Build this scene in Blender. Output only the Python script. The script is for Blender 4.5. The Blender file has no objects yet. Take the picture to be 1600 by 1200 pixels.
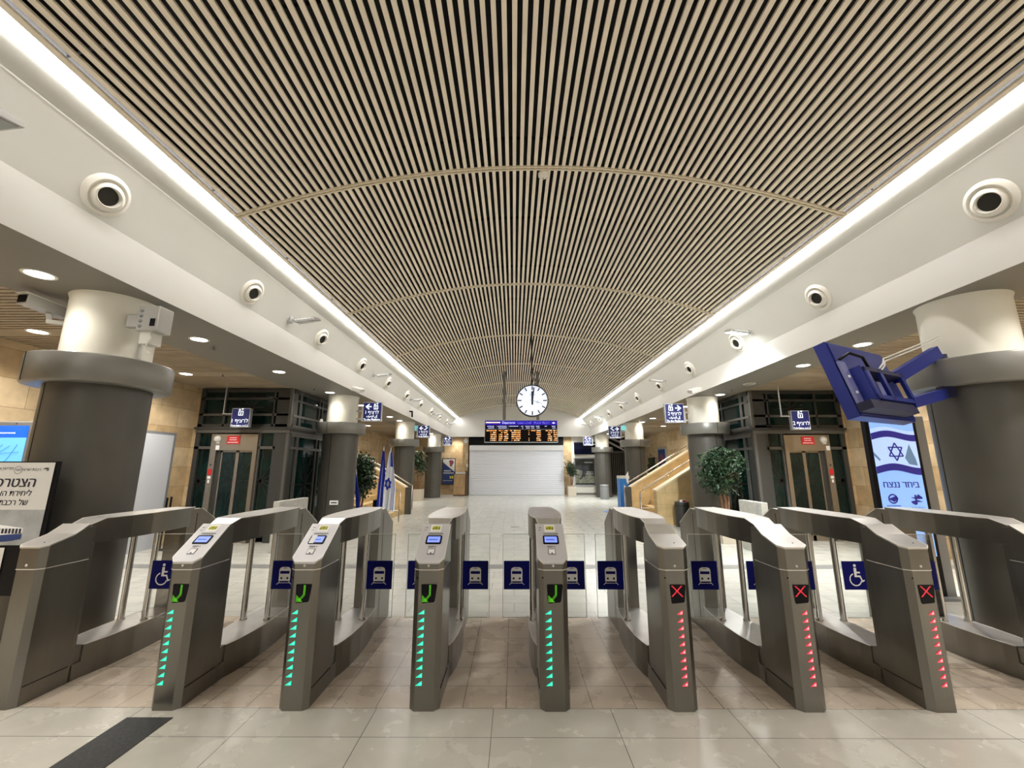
import bpy, math, random
from mathutils import Vector, Matrix
R = math.radians
random.seed(7)
scn = bpy.context.scene
col = scn.collection
# ---------------------------------------------------------------- camera
cd = bpy.data.cameras.new('camera'); cam = bpy.data.objects.new('camera', cd); col.objects.link(cam)
cd.sensor_fit = 'HORIZONTAL'; cd.sensor_width = 36; cd.lens = 650 * 36 / 1600; cd.clip_start = .05; cd.clip_end = 200
cam.location = (0, 0, 1.6); cam.rotation_euler = (R(90 + 11.31), 0, R(.26))
scn.camera = cam
# ---------------------------------------------------------------- world, colour
w = bpy.data.worlds.new('world'); scn.world = w; w.use_nodes = True
w.node_tree.nodes['Background'].inputs[0].default_value = (.9, .92, 1, 1)
w.node_tree.nodes['Background'].inputs[1].default_value = .05
scn.view_settings.view_transform = 'Standard'; scn.view_settings.look = 'None'
scn.view_settings.gamma = 1; scn.view_settings.use_curve_mapping = False
EXPO = 1.45
scn.view_settings.exposure = EXPO
COVE_E, DISC_E, SPOT_W, FLOOD_W = 9.0, 7.0, 62.0, 330.0

# ---------------------------------------------------------------- materials
def mat(name, c, rough=.6, metal=0., emis=0., ec=None, alpha=1., trans=0., noise=None, bump=0., spec=.5, coat=0.):
    m = bpy.data.materials.new(name); m.use_nodes = True
    nt = m.node_tree; b = nt.nodes['Principled BSDF']
    b.inputs['Base Color'].default_value = (*c, 1); b.inputs['Roughness'].default_value = rough
    b.inputs['Metallic'].default_value = metal; b.inputs['Specular IOR Level'].default_value = spec
    if coat: b.inputs['Coat Weight'].default_value = coat
    if emis:
        b.inputs['Emission Color'].default_value = (*(ec or c), 1); b.inputs['Emission Strength'].default_value = emis if emis > 5 else emis / 2 ** EXPO
    if trans: b.inputs['Transmission Weight'].default_value = trans
    if noise:
        sc, amt = noise[0], noise[1]; st = noise[2] if len(noise) > 2 else (1, 1, 1)
        tc = nt.nodes.new('ShaderNodeTexCoord'); mp = nt.nodes.new('ShaderNodeMapping'); mp.inputs['Scale'].default_value = st
        n = nt.nodes.new('ShaderNodeTexNoise'); n.inputs['Scale'].default_value = sc; n.inputs['Detail'].default_value = 5
        rp = nt.nodes.new('ShaderNodeValToRGB')
        rp.color_ramp.elements[0].position = .3; rp.color_ramp.elements[1].position = .7
        rp.color_ramp.elements[0].color = (*[x * (1 - amt) for x in c], 1)
        rp.color_ramp.elements[1].color = (*[min(1, x * (1 + amt)) for x in c], 1)
        nt.links.new(tc.outputs['Object'], mp.inputs[0]); nt.links.new(mp.outputs[0], n.inputs['Vector'])
        nt.links.new(n.outputs[0], rp.inputs[0]); nt.links.new(rp.outputs[0], b.inputs['Base Color'])
        if bump:
            bp = nt.nodes.new('ShaderNodeBump'); bp.inputs['Strength'].default_value = bump; bp.inputs['Distance'].default_value = .01
            nt.links.new(n.outputs[0], bp.inputs['Height']); nt.links.new(bp.outputs[0], b.inputs['Normal'])
    return m

def tiles(name, cols, bw, bh, mortar, mc, swz, rough=.3, off=0., shift=(0, 0), big=.9, freq=2):
    """brick-texture surface; swz picks which object axes become the texture's x,y"""
    m = bpy.data.materials.new(name); m.use_nodes = True; nt = m.node_tree; b = nt.nodes['Principled BSDF']
    tc = nt.nodes.new('ShaderNodeTexCoord'); sp = nt.nodes.new('ShaderNodeSeparateXYZ'); cb = nt.nodes.new('ShaderNodeCombineXYZ')
    nt.links.new(tc.outputs['Object'], sp.inputs[0])
    for i in (0, 1):
        a = nt.nodes.new('ShaderNodeMath'); a.operation = 'ADD'; a.inputs[1].default_value = shift[i]
        nt.links.new(sp.outputs[swz[i]], a.inputs[0]); nt.links.new(a.outputs[0], cb.inputs[i])
    br = nt.nodes.new('ShaderNodeTexBrick'); nt.links.new(cb.outputs[0], br.inputs['Vector'])
    br.offset = off; br.offset_frequency = freq; br.squash = 1
    br.inputs['Color1'].default_value = (*cols[0], 1); br.inputs['Color2'].default_value = (*cols[1], 1)
    br.inputs['Mortar'].default_value = (*mc, 1); br.inputs['Scale'].default_value = 1
    br.inputs['Brick Width'].default_value = bw; br.inputs['Row Height'].default_value = bh
    br.inputs['Mortar Size'].default_value = mortar; br.inputs['Mortar Smooth'].default_value = .3; br.inputs['Bias'].default_value = 0
    n = nt.nodes.new('ShaderNodeTexNoise'); n.inputs['Scale'].default_value = 3.5; n.inputs['Detail'].default_value = 8; n.inputs['Roughness'].default_value = .55
    nt.links.new(tc.outputs['Object'], n.inputs['Vector'])
    mr = nt.nodes.new('ShaderNodeMapRange'); mr.inputs[1].default_value = .3; mr.inputs[2].default_value = .7; mr.inputs[3].default_value = big; mr.inputs[4].default_value = 2 - big
    nt.links.new(n.outputs[0], mr.inputs[0])
    mx = nt.nodes.new('ShaderNodeVectorMath'); mx.operation = 'SCALE'
    nt.links.new(br.outputs['Color'], mx.inputs[0]); nt.links.new(mr.outputs[0], mx.inputs['Scale'])
    nt.links.new(mx.outputs[0], b.inputs['Base Color'])
    mr2 = nt.nodes.new('ShaderNodeMapRange'); mr2.inputs[3].default_value = rough * .8; mr2.inputs[4].default_value = rough * 1.25
    nt.links.new(n.outputs[0], mr2.inputs[0]); nt.links.new(mr2.outputs[0], b.inputs['Roughness'])
    return m

def glass(name, tint=(.975, .985, .98), refl=.12, dark=0.):
    """thin pane: mostly see-through with a weak mirror"""
    m = bpy.data.materials.new(name); m.use_nodes = True; nt = m.node_tree; nt.nodes.clear()
    o = nt.nodes.new('ShaderNodeOutputMaterial'); t = nt.nodes.new('ShaderNodeBsdfTransparent'); g = nt.nodes.new('ShaderNodeBsdfGlossy')
    t.inputs[0].default_value = (*tint, 1); g.inputs['Roughness'].default_value = .03
    f = nt.nodes.new('ShaderNodeFresnel'); f.inputs[0].default_value = 1.45
    mx = nt.nodes.new('ShaderNodeMixShader'); nt.links.new(f.outputs[0], mx.inputs[0]); nt.links.new(t.outputs[0], mx.inputs[1]); nt.links.new(g.outputs[0], mx.inputs[2])
    nt.links.new(mx.outputs[0], o.inputs[0]); return m

M = dict(
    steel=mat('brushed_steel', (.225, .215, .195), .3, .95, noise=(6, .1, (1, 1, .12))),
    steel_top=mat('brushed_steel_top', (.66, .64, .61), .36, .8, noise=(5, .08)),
    seam_and_edge_glint=mat('seam_and_edge_glint', (.85, .83, .78), .45, .4),  # pale steel for seams, also the painted highlight along gate edges
    console=mat('console_plate', (.66, .65, .66), .42, .2),
    tube=mat('polished_tube', (.6, .58, .55), .18, 1.),
    black=mat('black_plastic', (.006, .006, .008), .4, spec=.15),
    dark=mat('dark_void', (.012, .012, .013), .9),
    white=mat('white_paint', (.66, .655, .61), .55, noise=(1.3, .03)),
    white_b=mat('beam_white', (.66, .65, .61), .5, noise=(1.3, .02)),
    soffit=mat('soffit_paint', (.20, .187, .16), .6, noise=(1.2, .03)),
    slat=mat('beige_slat', (.84, .745, .61), .5, noise=(3, .06)),
    slat_side=mat('side_slat', (.36, .29, .20), .6, noise=(3, .12)),
    slat_band=mat('band_rail', (.66, .57, .42), .4),
    colgrey=mat('column_cladding', (.10, .095, .083), .42, .35, noise=(1.5, .10)),
    ring=mat('column_ring', (.21, .205, .185), .38, .35, noise=(1.5, .08)),
    cream=mat('column_cream', (.83, .81, .72), .5, noise=(1.5, .03)),
    led=mat('cove_led', (1, 1, 1), .5, emis=COVE_E, ec=(1, .98, .97)),
    disc=mat('downlight_disc', (1, 1, 1), .5, emis=DISC_E, ec=(1, .95, .86)),
    off_disc=mat('dark_downlight', (.30, .28, .24), .5),
    vent=mat('vent_white', (.82, .79, .71), .35),
    hole=mat('vent_hole', (.03, .03, .025), .8),
    blue=mat('sign_blue', (.004, .008, .11), .4, emis=.1, ec=(.01, .015, .25)),
    flapblue=mat('flap_sign_blue', (.0, .002, .115), .45, spec=.15),
    white_e=mat('sign_white_lit', (.9, .95, 1), .4, emis=1.0, ec=(.85, .92, 1)),
    white_p=mat('sign_white', (.82, .82, .82), .5),
    silver=mat('silver_frame', (.55, .56, .6), .35, .6),
    red_e=mat('led_red', (1, .05, .07), .4, emis=1.3, ec=(1, .04, .07)),
    pink_e=mat('led_pink', (1, .45, .45), .4, emis=1.2, ec=(1, .4, .42)),
    green_e=mat('led_green', (.2, 1, .05), .4, emis=.75, ec=(.22, 1, .02)),
    teal_e=mat('led_teal', (.0, 1, .5), .4, emis=.9, ec=(.0, .9, .45)),
    teal2_e=mat('led_teal_pale', (.2, 1, .8), .4, emis=.95, ec=(.12, .95, .75)),
    lcd=mat('lcd_blue', (.2, .3, .95), .3, emis=.8, ec=(.22, .30, .95)),
    lcd_txt=mat('lcd_text', (.06, .1, .5), .3, emis=.25, ec=(.04, .08, .5)),
    yellow=mat('sticker_yellow', (.62, .6, .04), .5),
    ink=mat('ink', (.02, .02, .035), .6),
    grey_txt=mat('grey_print', (.16, .16, .17), .6),
    sheet=mat('white_sheet', (.9, .9, .9), .5),
    ebl=mat('elevator_frame', (.055, .055, .052), .45, .3),
    ebl2=mat('elevator_frame_light', (.13, .125, .115), .4, .4),
    esteel=mat('elevator_steel', (.34, .30, .25), .35, .85),
    eglass=mat('elevator_glass', (.004, .014, .014), .08, spec=.35, noise=(2.2, .6)),
    eglass2=mat('elevator_glass_green', (.003, .016, .014), .1, spec=.35, noise=(2.0, .6)),
    eline=mat('glass_pattern', (.001, .002, .002), .5),
    redsign=mat('red_plate', (.6, .015, .02), .5),
    shutter=mat('shutter_grey', (.78, .79, .83), .45, .1),
    shutter_b=mat('shutter_box', (.74, .74, .76), .45),
    wood=mat('desk_wood', (.45, .29, .14), .5, noise=(8, .2, (1, 1, .2))),
    darkwood=mat('dark_wood', (.1, .05, .02), .5),
    leaf=mat('leaf', (.012, .038, .014), .4, noise=(9, .6)),
    leaf2=mat('leaf_light', (.05, .10, .04), .35, noise=(9, .5)),
    bark=mat('bark', (.22, .12, .06), .8, noise=(20, .3)),
    pot=mat('beige_pot', (.58, .52, .42), .6),
    stonecap=mat('stone_cap', (.80, .69, .47), .5),
    slab=mat('grey_stone', (.46, .45, .41), .6, noise=(12, .12)),
    handrail=mat('handrail', (.62, .58, .52), .25, 1.),
    screenblue=mat('screen_blue', (.0, .12, .95), .3, emis=.8, ec=(.0, .10, .9)),
    screencyan=mat('screen_cyan', (.15, .5, 1), .3, emis=.85, ec=(.12, .46, 1)),
    mapline=mat('map_line', (.05, .25, .6), .3, emis=.3, ec=(.05, .2, .6)),
    kiosk=mat('kiosk_grey', (.25, .26, .27), .45, .3),
    kblue=mat('kiosk_blue', (.03, .22, .65), .45),
    totem=mat('totem_screen', (.30, .52, .95), .3, emis=.75, ec=(.25, .47, .95)),
    totemw=mat('totem_flag_white', (.52, .68, .95), .3, emis=.75, ec=(.42, .6, .93)),
    totemb=mat('totem_flag_blue', (.02, .02, .25), .3, emis=.5, ec=(.02, .015, .25)),
    totemg=mat('totem_fold', (.15, .28, .45), .3, emis=.5, ec=(.12, .22, .38)),
    flagblue=mat('flag_blue', (.01, .03, .42), .7),
    flagwhite=mat('flag_white', (.75, .76, .8), .7),
    mount=mat('mount_blue', (.02, .035, .26), .35, .4),
    mount_d=mat('mount_dark', (.006, .008, .05), .5),
    mount_l=mat('mount_plate', (.22, .24, .5), .4, .3),
    camgrey=mat('camera_grey', (.42, .42, .40), .4, .1),
    amber=mat('led_amber', (1, .35, .05), .4, emis=1.1, ec=(1, .36, .06)),
    amber_w=mat('led_cream', (1, .75, .5), .4, emis=1.2, ec=(1, .75, .5)),
    board=mat('board_black', (.008, .004, .003), .5, spec=.1),
    board_h=mat('board_header', (.02, .01, .35), .4, emis=.35, ec=(.05, .02, .6), spec=.1),
    board_n=mat('board_navy', (.003, .004, .02), .4, spec=.1),
    board_t=mat('board_text', (.6, .6, 1), .3, emis=1.0, ec=(.55, .6, 1)),
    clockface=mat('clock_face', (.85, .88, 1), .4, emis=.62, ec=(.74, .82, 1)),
    pole=mat('grey_pole', (.22, .21, .2), .4, .5),
    darkpole=mat('dark_pole', (.05, .045, .04), .5, .3),
    floodlit=mat('flood_lit', (1, 1, 1), .4, emis=14, ec=(.95, 1, 1)),
    floodglass=mat('flood_glass', (.3, .31, .3), .25, .3),
    exit_e=mat('exit_teal', (.2, .6, .6), .4, emis=.5, ec=(.25, .7, .7)),
    doorwhite=mat('door_white', (.52, .54, .58), .5),
    mat_dark=mat('floor_strip', (.045, .045, .045), .75, noise=(60, .3)),
    poster_w=mat('poster_white', (.62, .61, .58), .6),
    poster_sky=mat('poster_sky', (.33, .34, .34), .6, noise=(5, .3)),
    poster_navy=mat('poster_navy', (.015, .04, .16), .5),
    poster_dk=mat('poster_dark', (.03, .032, .03), .5, noise=(4, .5)),
    poster_gr=mat('poster_olive', (.20, .21, .15), .5, noise=(6, .5)),
    maroon=mat('poster_maroon', (.2, .05, .07), .5),
    pglass=glass('flap_glass'),
    floor=tiles('floor_grey_tiles', ((.60, .575, .505), (.56, .535, .47)), .79, .31, .0028, (.16, .15, .13), (0, 1), .26, shift=(.93 + .79 * 20, -3.19 + .31 * 40), big=.93),
    floor_b=tiles('floor_beige_tiles', ((.60, .505, .40), (.56, .475, .375)), .295, .2925, .0035, (.17, .14, .11), (0, 1), .27, shift=(.94 + .295 * 40, -3.19 + .2925 * 40), big=.965),
    floor_f=tiles('floor_hall_tiles', ((.58, .57, .52), (.54, .54, .49)), .60, .30, .003, (.22, .21, .19), (0, 1), .2, off=.5, big=.93),
    band=mat('floor_band', (.25, .25, .24), .3),
    stone=tiles('stone_yz', ((.44, .30, .15), (.62, .48, .30)), .95, .42, .004, (.25, .17, .09), (1, 2), .6, off=.5, shift=(20, 10.15), big=.8),
    stone_x=tiles('stone_xz', ((.44, .30, .15), (.60, .46, .28)), .95, .42, .004, (.25, .17, .09), (0, 2), .6, off=.5, shift=(20, 10.15), big=.8),
    stone_s=tiles('stone_stair', ((.60, .43, .20), (.64, .47, .24)), .9, .32, .003, (.36, .24, .1), (0, 2), .55, off=.5, shift=(20, 10), big=.82),
)

# ---------------------------------------------------------------- mesh builder
class MB:
    def __init__(s): s.v = []; s.f = []; s.m = []; s.mats = []; s.sm = []
    def mi(s, m):
        if isinstance(m, str): m = M[m]
        if m not in s.mats: s.mats.append(m)
        return s.mats.index(m)
    def add(s, vs, fs, m, smooth=False):
        b = len(s.v); s.v += [tuple(v) for v in vs]; i = s.mi(m)
        for f in fs: s.f.append([b + k for k in f]); s.m.append(i); s.sm.append(smooth)
    def box(s, x0, x1, y0, y1, z0, z1, m):
        vs = [(x, y, z) for z in (z0, z1) for y in (y0, y1) for x in (x0, x1)]
        s.add(vs, [(0, 2, 3, 1), (4, 5, 7, 6), (0, 1, 5, 4), (2, 6, 7, 3), (0, 4, 6, 2), (1, 3, 7, 5)], m); return s
    def bar(s, a, b, w, h, m, up=(0, 0, 1)):
        a, b = Vector(a), Vector(b); d = (b - a).normalized(); u = Vector(up); sx = d.cross(u)
        if sx.length < 1e-4: sx = d.cross(Vector((1, 0, 0)))
        sx.normalize(); u = sx.cross(d)
        vs = [p + sx * i * w / 2 + u * j * h / 2 for p in (a, b) for j in (-1, 1) for i in (-1, 1)]
        s.add(vs, [(0, 2, 3, 1), (4, 5, 7, 6), (0, 1, 5, 4), (2, 6, 7, 3), (0, 4, 6, 2), (1, 3, 7, 5)], m); return s
    def tube(s, pts, r, m, n=12, r2=None):
        pts = [Vector(p) for p in pts]; rings = []
        for i, p in enumerate(pts):
            d = (pts[min(i + 1, len(pts) - 1)] - pts[max(i - 1, 0)]).normalized()
            u = Vector((0, 0, 1)) if abs(d.z) < .9 else Vector((1, 0, 0))
            x = d.cross(u).normalized(); y = x.cross(d)
            rr = r if r2 is None else r + (r2 - r) * i / (len(pts) - 1)
            rings.append([p + (x * math.cos(2 * math.pi * k / n) + y * math.sin(2 * math.pi * k / n)) * rr for k in range(n)])
        vs = [v for q in rings for v in q]; fs = []
        for i in range(len(pts) - 1):
            for k in range(n): fs.append((i * n + k, i * n + (k + 1) % n, (i + 1) * n + (k + 1) % n, (i + 1) * n + k))
        s.add(vs, fs, m, True)
        s.add(rings[0], [tuple(range(n))[::-1]], m); s.add(rings[-1], [tuple(range(n))], m); return s
    def lathe(s, prof, m, n=40, c=(0, 0, 0), ax=None, cap=True, smooth=True):
        """prof [(r, h)] about z, or about direction ax"""
        c = Vector(c); q = Vector((0, 0, 1)).rotation_difference(Vector(ax)) if ax is not None else None
        vs = []
        for r, h in prof:
            for k in range(n):
                p = Vector((r * math.cos(2 * math.pi * k / n), r * math.sin(2 * math.pi * k / n), h))
                if q: p = q @ p
                vs.append(c + p)
        fs = [(i * n + k, i * n + (k + 1) % n, (i + 1) * n + (k + 1) % n, (i + 1) * n + k) for i in range(len(prof) - 1) for k in range(n)]
        s.add(vs, fs, m, smooth)
        if cap:
            if prof[0][0] > 1e-4: s.add(vs[:n], [tuple(range(n))[::-1]], m)
            if prof[-1][0] > 1e-4: s.add(vs[-n:], [tuple(range(n))], m)
        return s
    def prism(s, poly, fn, a, b, m):
        """poly list of (p,q); fn(p,q,t)->xyz ; extruded t=a..b"""
        n = len(poly); vs = [fn(p, q, a) for p, q in poly] + [fn(p, q, b) for p, q in poly]
        s.add(vs, [tuple(range(n)), tuple(range(2 * n - 1, n - 1, -1))] + [(i, (i + 1) % n, n + (i + 1) % n, n + i) for i in range(n)], m); return s
    def poly(s, pts, m): s.add(pts, [tuple(range(len(pts)))], m); return s
    def merge(s, me, fn, m):
        s.add([fn(*v.co) for v in me.vertices], [tuple(p.vertices) for p in me.polygons], m); return s
    def build(s, name, parent=None, loc=(0, 0, 0), rot=None, bevel=0.):
        me = bpy.data.meshes.new(name); me.from_pydata(s.v, [], s.f)
        for m in s.mats: me.materials.append(m)
        me.polygons.foreach_set('material_index', s.m); me.polygons.foreach_set('use_smooth', s.sm); me.update()
        o = bpy.data.objects.new(name, me); col.objects.link(o); o.location = loc
        if rot: o.rotation_euler = rot
        if parent: o.parent = parent
        if bevel:
            bv = o.modifiers.new('bevel', 'BEVEL'); bv.width = bevel; bv.segments = 2; bv.limit_method = 'ANGLE'; bv.angle_limit = R(25)
        return o

def tag(o, label, cat, group=None):
    o['label'] = label; o['category'] = cat
    if group: o['group'] = group
    return o
def thing(name, label, cat, loc=(0, 0, 0), rz=0, group=None):
    o = bpy.data.objects.new(name, None); col.objects.link(o); o.location = loc; o.rotation_euler = (0, 0, rz); o.empty_display_size = .1
    return tag(o, label, cat, group)
def struct(o): o['kind'] = 'structure'; return o
def copy_tree(o, parent=None):
    c = o.copy(); col.objects.link(c); c.parent = parent
    for ch in list(o.children): copy_tree(ch, c)
    return c
ORD = ['nearest', 'second', 'third', 'fourth', 'fifth', 'sixth', 'seventh', 'eighth', 'ninth', 'tenth', 'eleventh', 'twelfth']
def nth(i): return 'nearest the camera' if i == 0 else ORD[i] + ' from the camera'

# ---------------------------------------------------------------- text (fallback fonts cover Hebrew and Arabic)
def glyphs(body, off=.0):
    cu = bpy.data.curves.new('t', 'FONT'); cu.body = body; cu.resolution_u = 3; cu.offset = off
    o = bpy.data.objects.new('t', cu); me = bpy.data.meshes.new_from_object(o); bpy.data.objects.remove(o)
    return me
def ext(me):
    if not me.vertices: return (0, 0, 0, 0)
    xs = [v.co.x for v in me.vertices]; ys = [v.co.y for v in me.vertices]; return min(xs), max(xs), min(ys), max(ys)
BARX = None
def text(mb, s, cx, cz, h, m, fn, off=.0, width=None, align='c', slant=0., bold=0.):
    if bold: text(mb, s, cx - bold * h * .5, cz, h, m, fn, off, width, align, slant); cx += bold * h * .5; f0 = fn; fn = lambda x, z: tuple(Vector(f0(x, z)) + Vector((0, -.0004, 0)))
    """writes visual-order string; fn(x,z)->xyz ; h = letter size in metres; Hebrew is passed in reading order"""
    heb = any('\u0590' <= c <= '\u05ff' for c in s)
    if heb: s = s[::-1]
    marks = [(i, c) for i, c in enumerate(s) if c in 'דף']
    s2 = s.replace('ד', 'ר').replace('ף', 'ר')
    me = glyphs(s2, off); x0, x1, y0, y1 = ext(me)
    extra = []
    if marks:
        g = ext(glyphs('ר', off))
        for i, c in marks:
            e = ext(glyphs(s2[:i + 1], off))[1]; L = e - (g[1] - g[0])
            if c == 'ד': extra.append((e - .02, e + .07, g[3] - .10, g[3]))
            else:
                extra += [(e - .10, e, g[2] - .22, g[2] + .02), (L, L + .09, g[3] - .34, g[3] - .02), (L, L + .22, g[3] - .36, g[3] - .27)]
    k = h
    if width: k = width / (x1 - x0)
    kz = h
    ox = {'c': (x0 + x1) / 2, 'l': x0, 'r': x1}[align]
    oz = (y0 + y1) / 2 if not heb else .28
    mp = lambda x, y: fn(cx + (x - ox) * k + (y - oz) * kz * slant, cz + (y - oz) * kz)
    mb.merge(me, lambda x, y, z: mp(x, y), m)
    for a, b, c, d in extra: mb.poly([mp(a, c), mp(b, c), mp(b, d), mp(a, d)], m)
    return mb
AR_PLAT = 'ﻒﻴﺻﺮﻟﺍ ﻰﻟﺇ'
AR_DEP = 'ﺓﺭﺩﺎﻐﻤﻟﺍ ﺕﺍﺭﺎﻄﻘﻟﺍ'

# ================================================================ SETTING
XL, XR = -7.3, 7.75; Y0, YB = -5.0, 25.6
CL, CR = -3.38, 3.98     # cove light lines
ZLc, ZRc = 4.44, 4.43
b = MB(); b.box(XL - .2, XR + .2, Y0, 3.19, -.1, 0, 'floor'); b.box(XL - .2, XR + .2, 3.19, 4.945, -.1, 0, 'floor_b'); b.box(XL - .2, XR + .2, 4.945, YB + 2, -.1, 0, 'floor_f')
struct(b.build('floor'))
b = MB(); b.box(XL, XR, 7.14, 7.42, .0005, .0025, 'band'); struct(b.build('trim_1'))

# vaulted slat ceiling: circle through both cove lines and the crown
def circ(p, q, r):
    ax, ay = p; bx, by = q; cx, cy = r
    d = 2 * (ax * (by - cy) + bx * (cy - ay) + cx * (ay - by))
    ux = ((ax * ax + ay * ay) * (by - cy) + (bx * bx + by * by) * (cy - ay) + (cx * cx + cy * cy) * (ay - by)) / d
    uy = ((ax * ax + ay * ay) * (cx - bx) + (bx * bx + by * by) * (ax - cx) + (cx * cx + cy * cy) * (bx - ax)) / d
    return ux, uy, math.hypot(ax - ux, ay - uy)
ccx, ccz, cr = circ((CL + .135, ZLc + .035), (.30, 5.11), (CR - .135, ZRc + .035))
th0 = math.atan2(ZLc + .035 - ccz, CL + .135 - ccx); th1 = math.atan2(ZRc + .035 - ccz, CR - .135 - ccx)
NS = round(cr * (th0 - th1) / .0835)
b = MB()
ys = [Y0, 1.17, 4.37, 7.58, 10.78, 13.98, 17.2, 20.4, 23.6, 24.62]
for i in range(NS + 1):
    t = th0 + (th1 - th0) * i / NS; n = Vector((math.cos(t), math.sin(t))); tx = Vector((-n.y, n.x))
    c = Vector((ccx, ccz)) + n * cr
    q = [c + tx * .0200, c - tx * .0200, c - tx * .0200 + n * .034, c + tx * .0200 + n * .034]
    b.prism([(p.x, p.y) for p in q], lambda x, z, y: (x, y, z), Y0, 24.62, 'slat')
seg = 60
def arc(off, i): 
    t = th0 + (th1 - th0) * i / seg; return ccx + math.cos(t) * (cr + off), ccz + math.sin(t) * (cr + off)
for yb in ys[1:-1]:
    for dy in (-.022, .022):
        for i in range(seg):
            (xa, za), (xb, zb) = arc(-.012, i), arc(-.012, i + 1); (xc, zc), (xd, zd) = arc(.01, i), arc(.01, i + 1)
            b.prism([(xa, za), (xb, zb), (xd, zd), (xc, zc)], lambda x, z, y: (x, y, z), yb + dy - .012, yb + dy + .012, 'slat_band')
    for i in range(seg):
        (xa, za), (xb, zb) = arc(.002, i), arc(.002, i + 1)
        b.poly([(xa, yb - .02, za), (xb, yb - .02, zb), (xb, yb + .02, zb), (xa, yb + .02, za)], 'slat_side')
for i in range(seg):   # black void above
    (xa, za), (xb, zb) = arc(.22, i), arc(.22, i + 1)
    b.poly([(xa, Y0, za), (xb, Y0, zb), (xb, 24.62, zb), (xa, 24.62, za)], 'dark')
for yb in [Y0 + k * 1.5 for k in range(20)]:
    for i in range(seg):
        (xa, za), (xb, zb) = arc(.06, i), arc(.06, i + 1); (xc, zc), (xd, zd) = arc(.1, i), arc(.1, i + 1)
        b.poly([(xa, yb, za), (xb, yb, zb), (xd, yb, zd), (xc, yb, zc)], 'dark')
struct(b.build('ceiling'))

# coves, vault walls, beams: one profile each side, extruded along the hall
def side_profile(s, cx, zc, bx, zlo, zup, ox):
    """s=-1 left, +1 right. cx cove line, bx beam face, ox soffit outer edge"""
    d = lambda v: v * s
    lip = [(cx, zc), (cx + d(.03), zc - .035), (cx + d(.09), zc - .075), (cx + d(.14), zc - .105), (cx + d(.16), zc - .11)]
    x1, z1 = cx + d(.16), zc - .105; vault = []
    for k in range(0, 9):
        t = k / 8; x = x1 + (bx - x1) * t + d(.03) * math.sin(math.pi * t); z = z1 + (zup - z1) * t
        vault.append((x, z))
    return lip, vault, [(bx, zup), (bx, zlo)], [(bx, zlo), (ox, zlo)], [(ox, zlo), (ox, zlo + .05)]
SIDES = {}
for s, cx, zc, bx, zlo, zup, ox, nm in ((-1, CL, ZLc, -3.82, 3.38, 3.84, -5.13, 'left'), (1, CR, ZRc, 4.47, 3.365, 3.76, 5.40, 'right')):
    lip, vault, face, sof, edge = side_profile(s, cx, zc, bx, zlo, zup, ox)
    b = MB()
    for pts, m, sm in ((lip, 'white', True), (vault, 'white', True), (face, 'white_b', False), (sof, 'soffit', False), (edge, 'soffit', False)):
        vs = []; fs = []
        for x, z in pts: vs += [(x, Y0, z), (x, 24.62, z)]
        for k in range(len(pts) - 1): fs.append((2 * k, 2 * k + 1, 2 * k + 3, 2 * k + 2))
        b.add(vs, fs, m, sm)
    # inner up-stand behind the light strip, coloured dark to read as an unlit gap
    b.box(min(cx, cx - s * .16) , max(cx, cx - s * .16), Y0, 24.62, zc + .12, zc + .14, 'dark')
    struct(b.build('wall_upper_' + nm))
    SIDES[nm] = (s, cx, zc, bx, zlo, zup, ox)
# side slat ceilings
for nm, x0, x1, z in (('left', XL, -5.13, 3.40), ('right', 5.40, XR, 3.385)):
    b = MB(); y = -1.0
    while y < 24.5:
        plain = any(abs(y - c) < .16 for c in (5.35, 7.95, 10.6, 13.2, 15.8, 18.4, 21.0))
        if plain: b.box(x0, x1, y, y + .088, z, z + .02, 'slat_side')
        else: b.box(x0, x1, y, y + .055, z, z + .03, 'slat_side')
        y += .088
    b.box(x0 - .1, x1, Y0, YB, z + .10, z + .12, 'dark')
    struct(b.build('ceiling_side_' + nm))
# perimeter walls
b = MB(); b.box(XL - .2, XL, Y0, 27.6, 0, 3.6, 'stone'); struct(b.build('wall_left'))
b = MB(); b.box(XR, XR + .2, Y0, 27.6, 0, 3.6, 'stone'); struct(b.build('wall_right'))
b = MB(); b.box(XL - .2, XR + .2, Y0 - .2, Y0, 0, 5.4, 'white'); struct(b.build('wall_back'))
# far wall: white bulkhead above, stone left, cream right, dark void in the middle
b = MB()
pts = [(-5.4, 3.36), (5.6, 3.36), (5.6, 4.4)] + [arc(.02, i) for i in range(seg, -1, -1)] + [(-5.4, 4.4)]
b.prism(pts, lambda x, z, y: (x, y, z), 24.6, 24.75, 'white_b')
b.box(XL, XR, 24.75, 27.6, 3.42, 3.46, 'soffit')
b.box(XL, -3.05, 25.6, 25.8, 0, 3.45, 'stone_x'); b.box(-3.05, -2.72, 25.1, 25.8, 0, 3.45, 'stone_x')
b.box(2.98, 3.5, 25.6, 25.8, 0, 3.45, 'stone_x'); b.box(3.5, 5.15, 25.6, 25.8, 0, 3.45, 'cream')
b.box(3.5, 5.15, 25.57, 25.6, 0, .1, 'ring')
b.box(-2.72, 2.98, 25.3, 25.5, 2.8, 3.45, 'black'); b.box(-2.72, 2.98, 25.6, 25.7, 0, 3.45, 'dark')
b.box(5.15, XR, 27.4, 27.6, 0, 3.45, 'dark')
struct(b.build('wall_far'))
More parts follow.
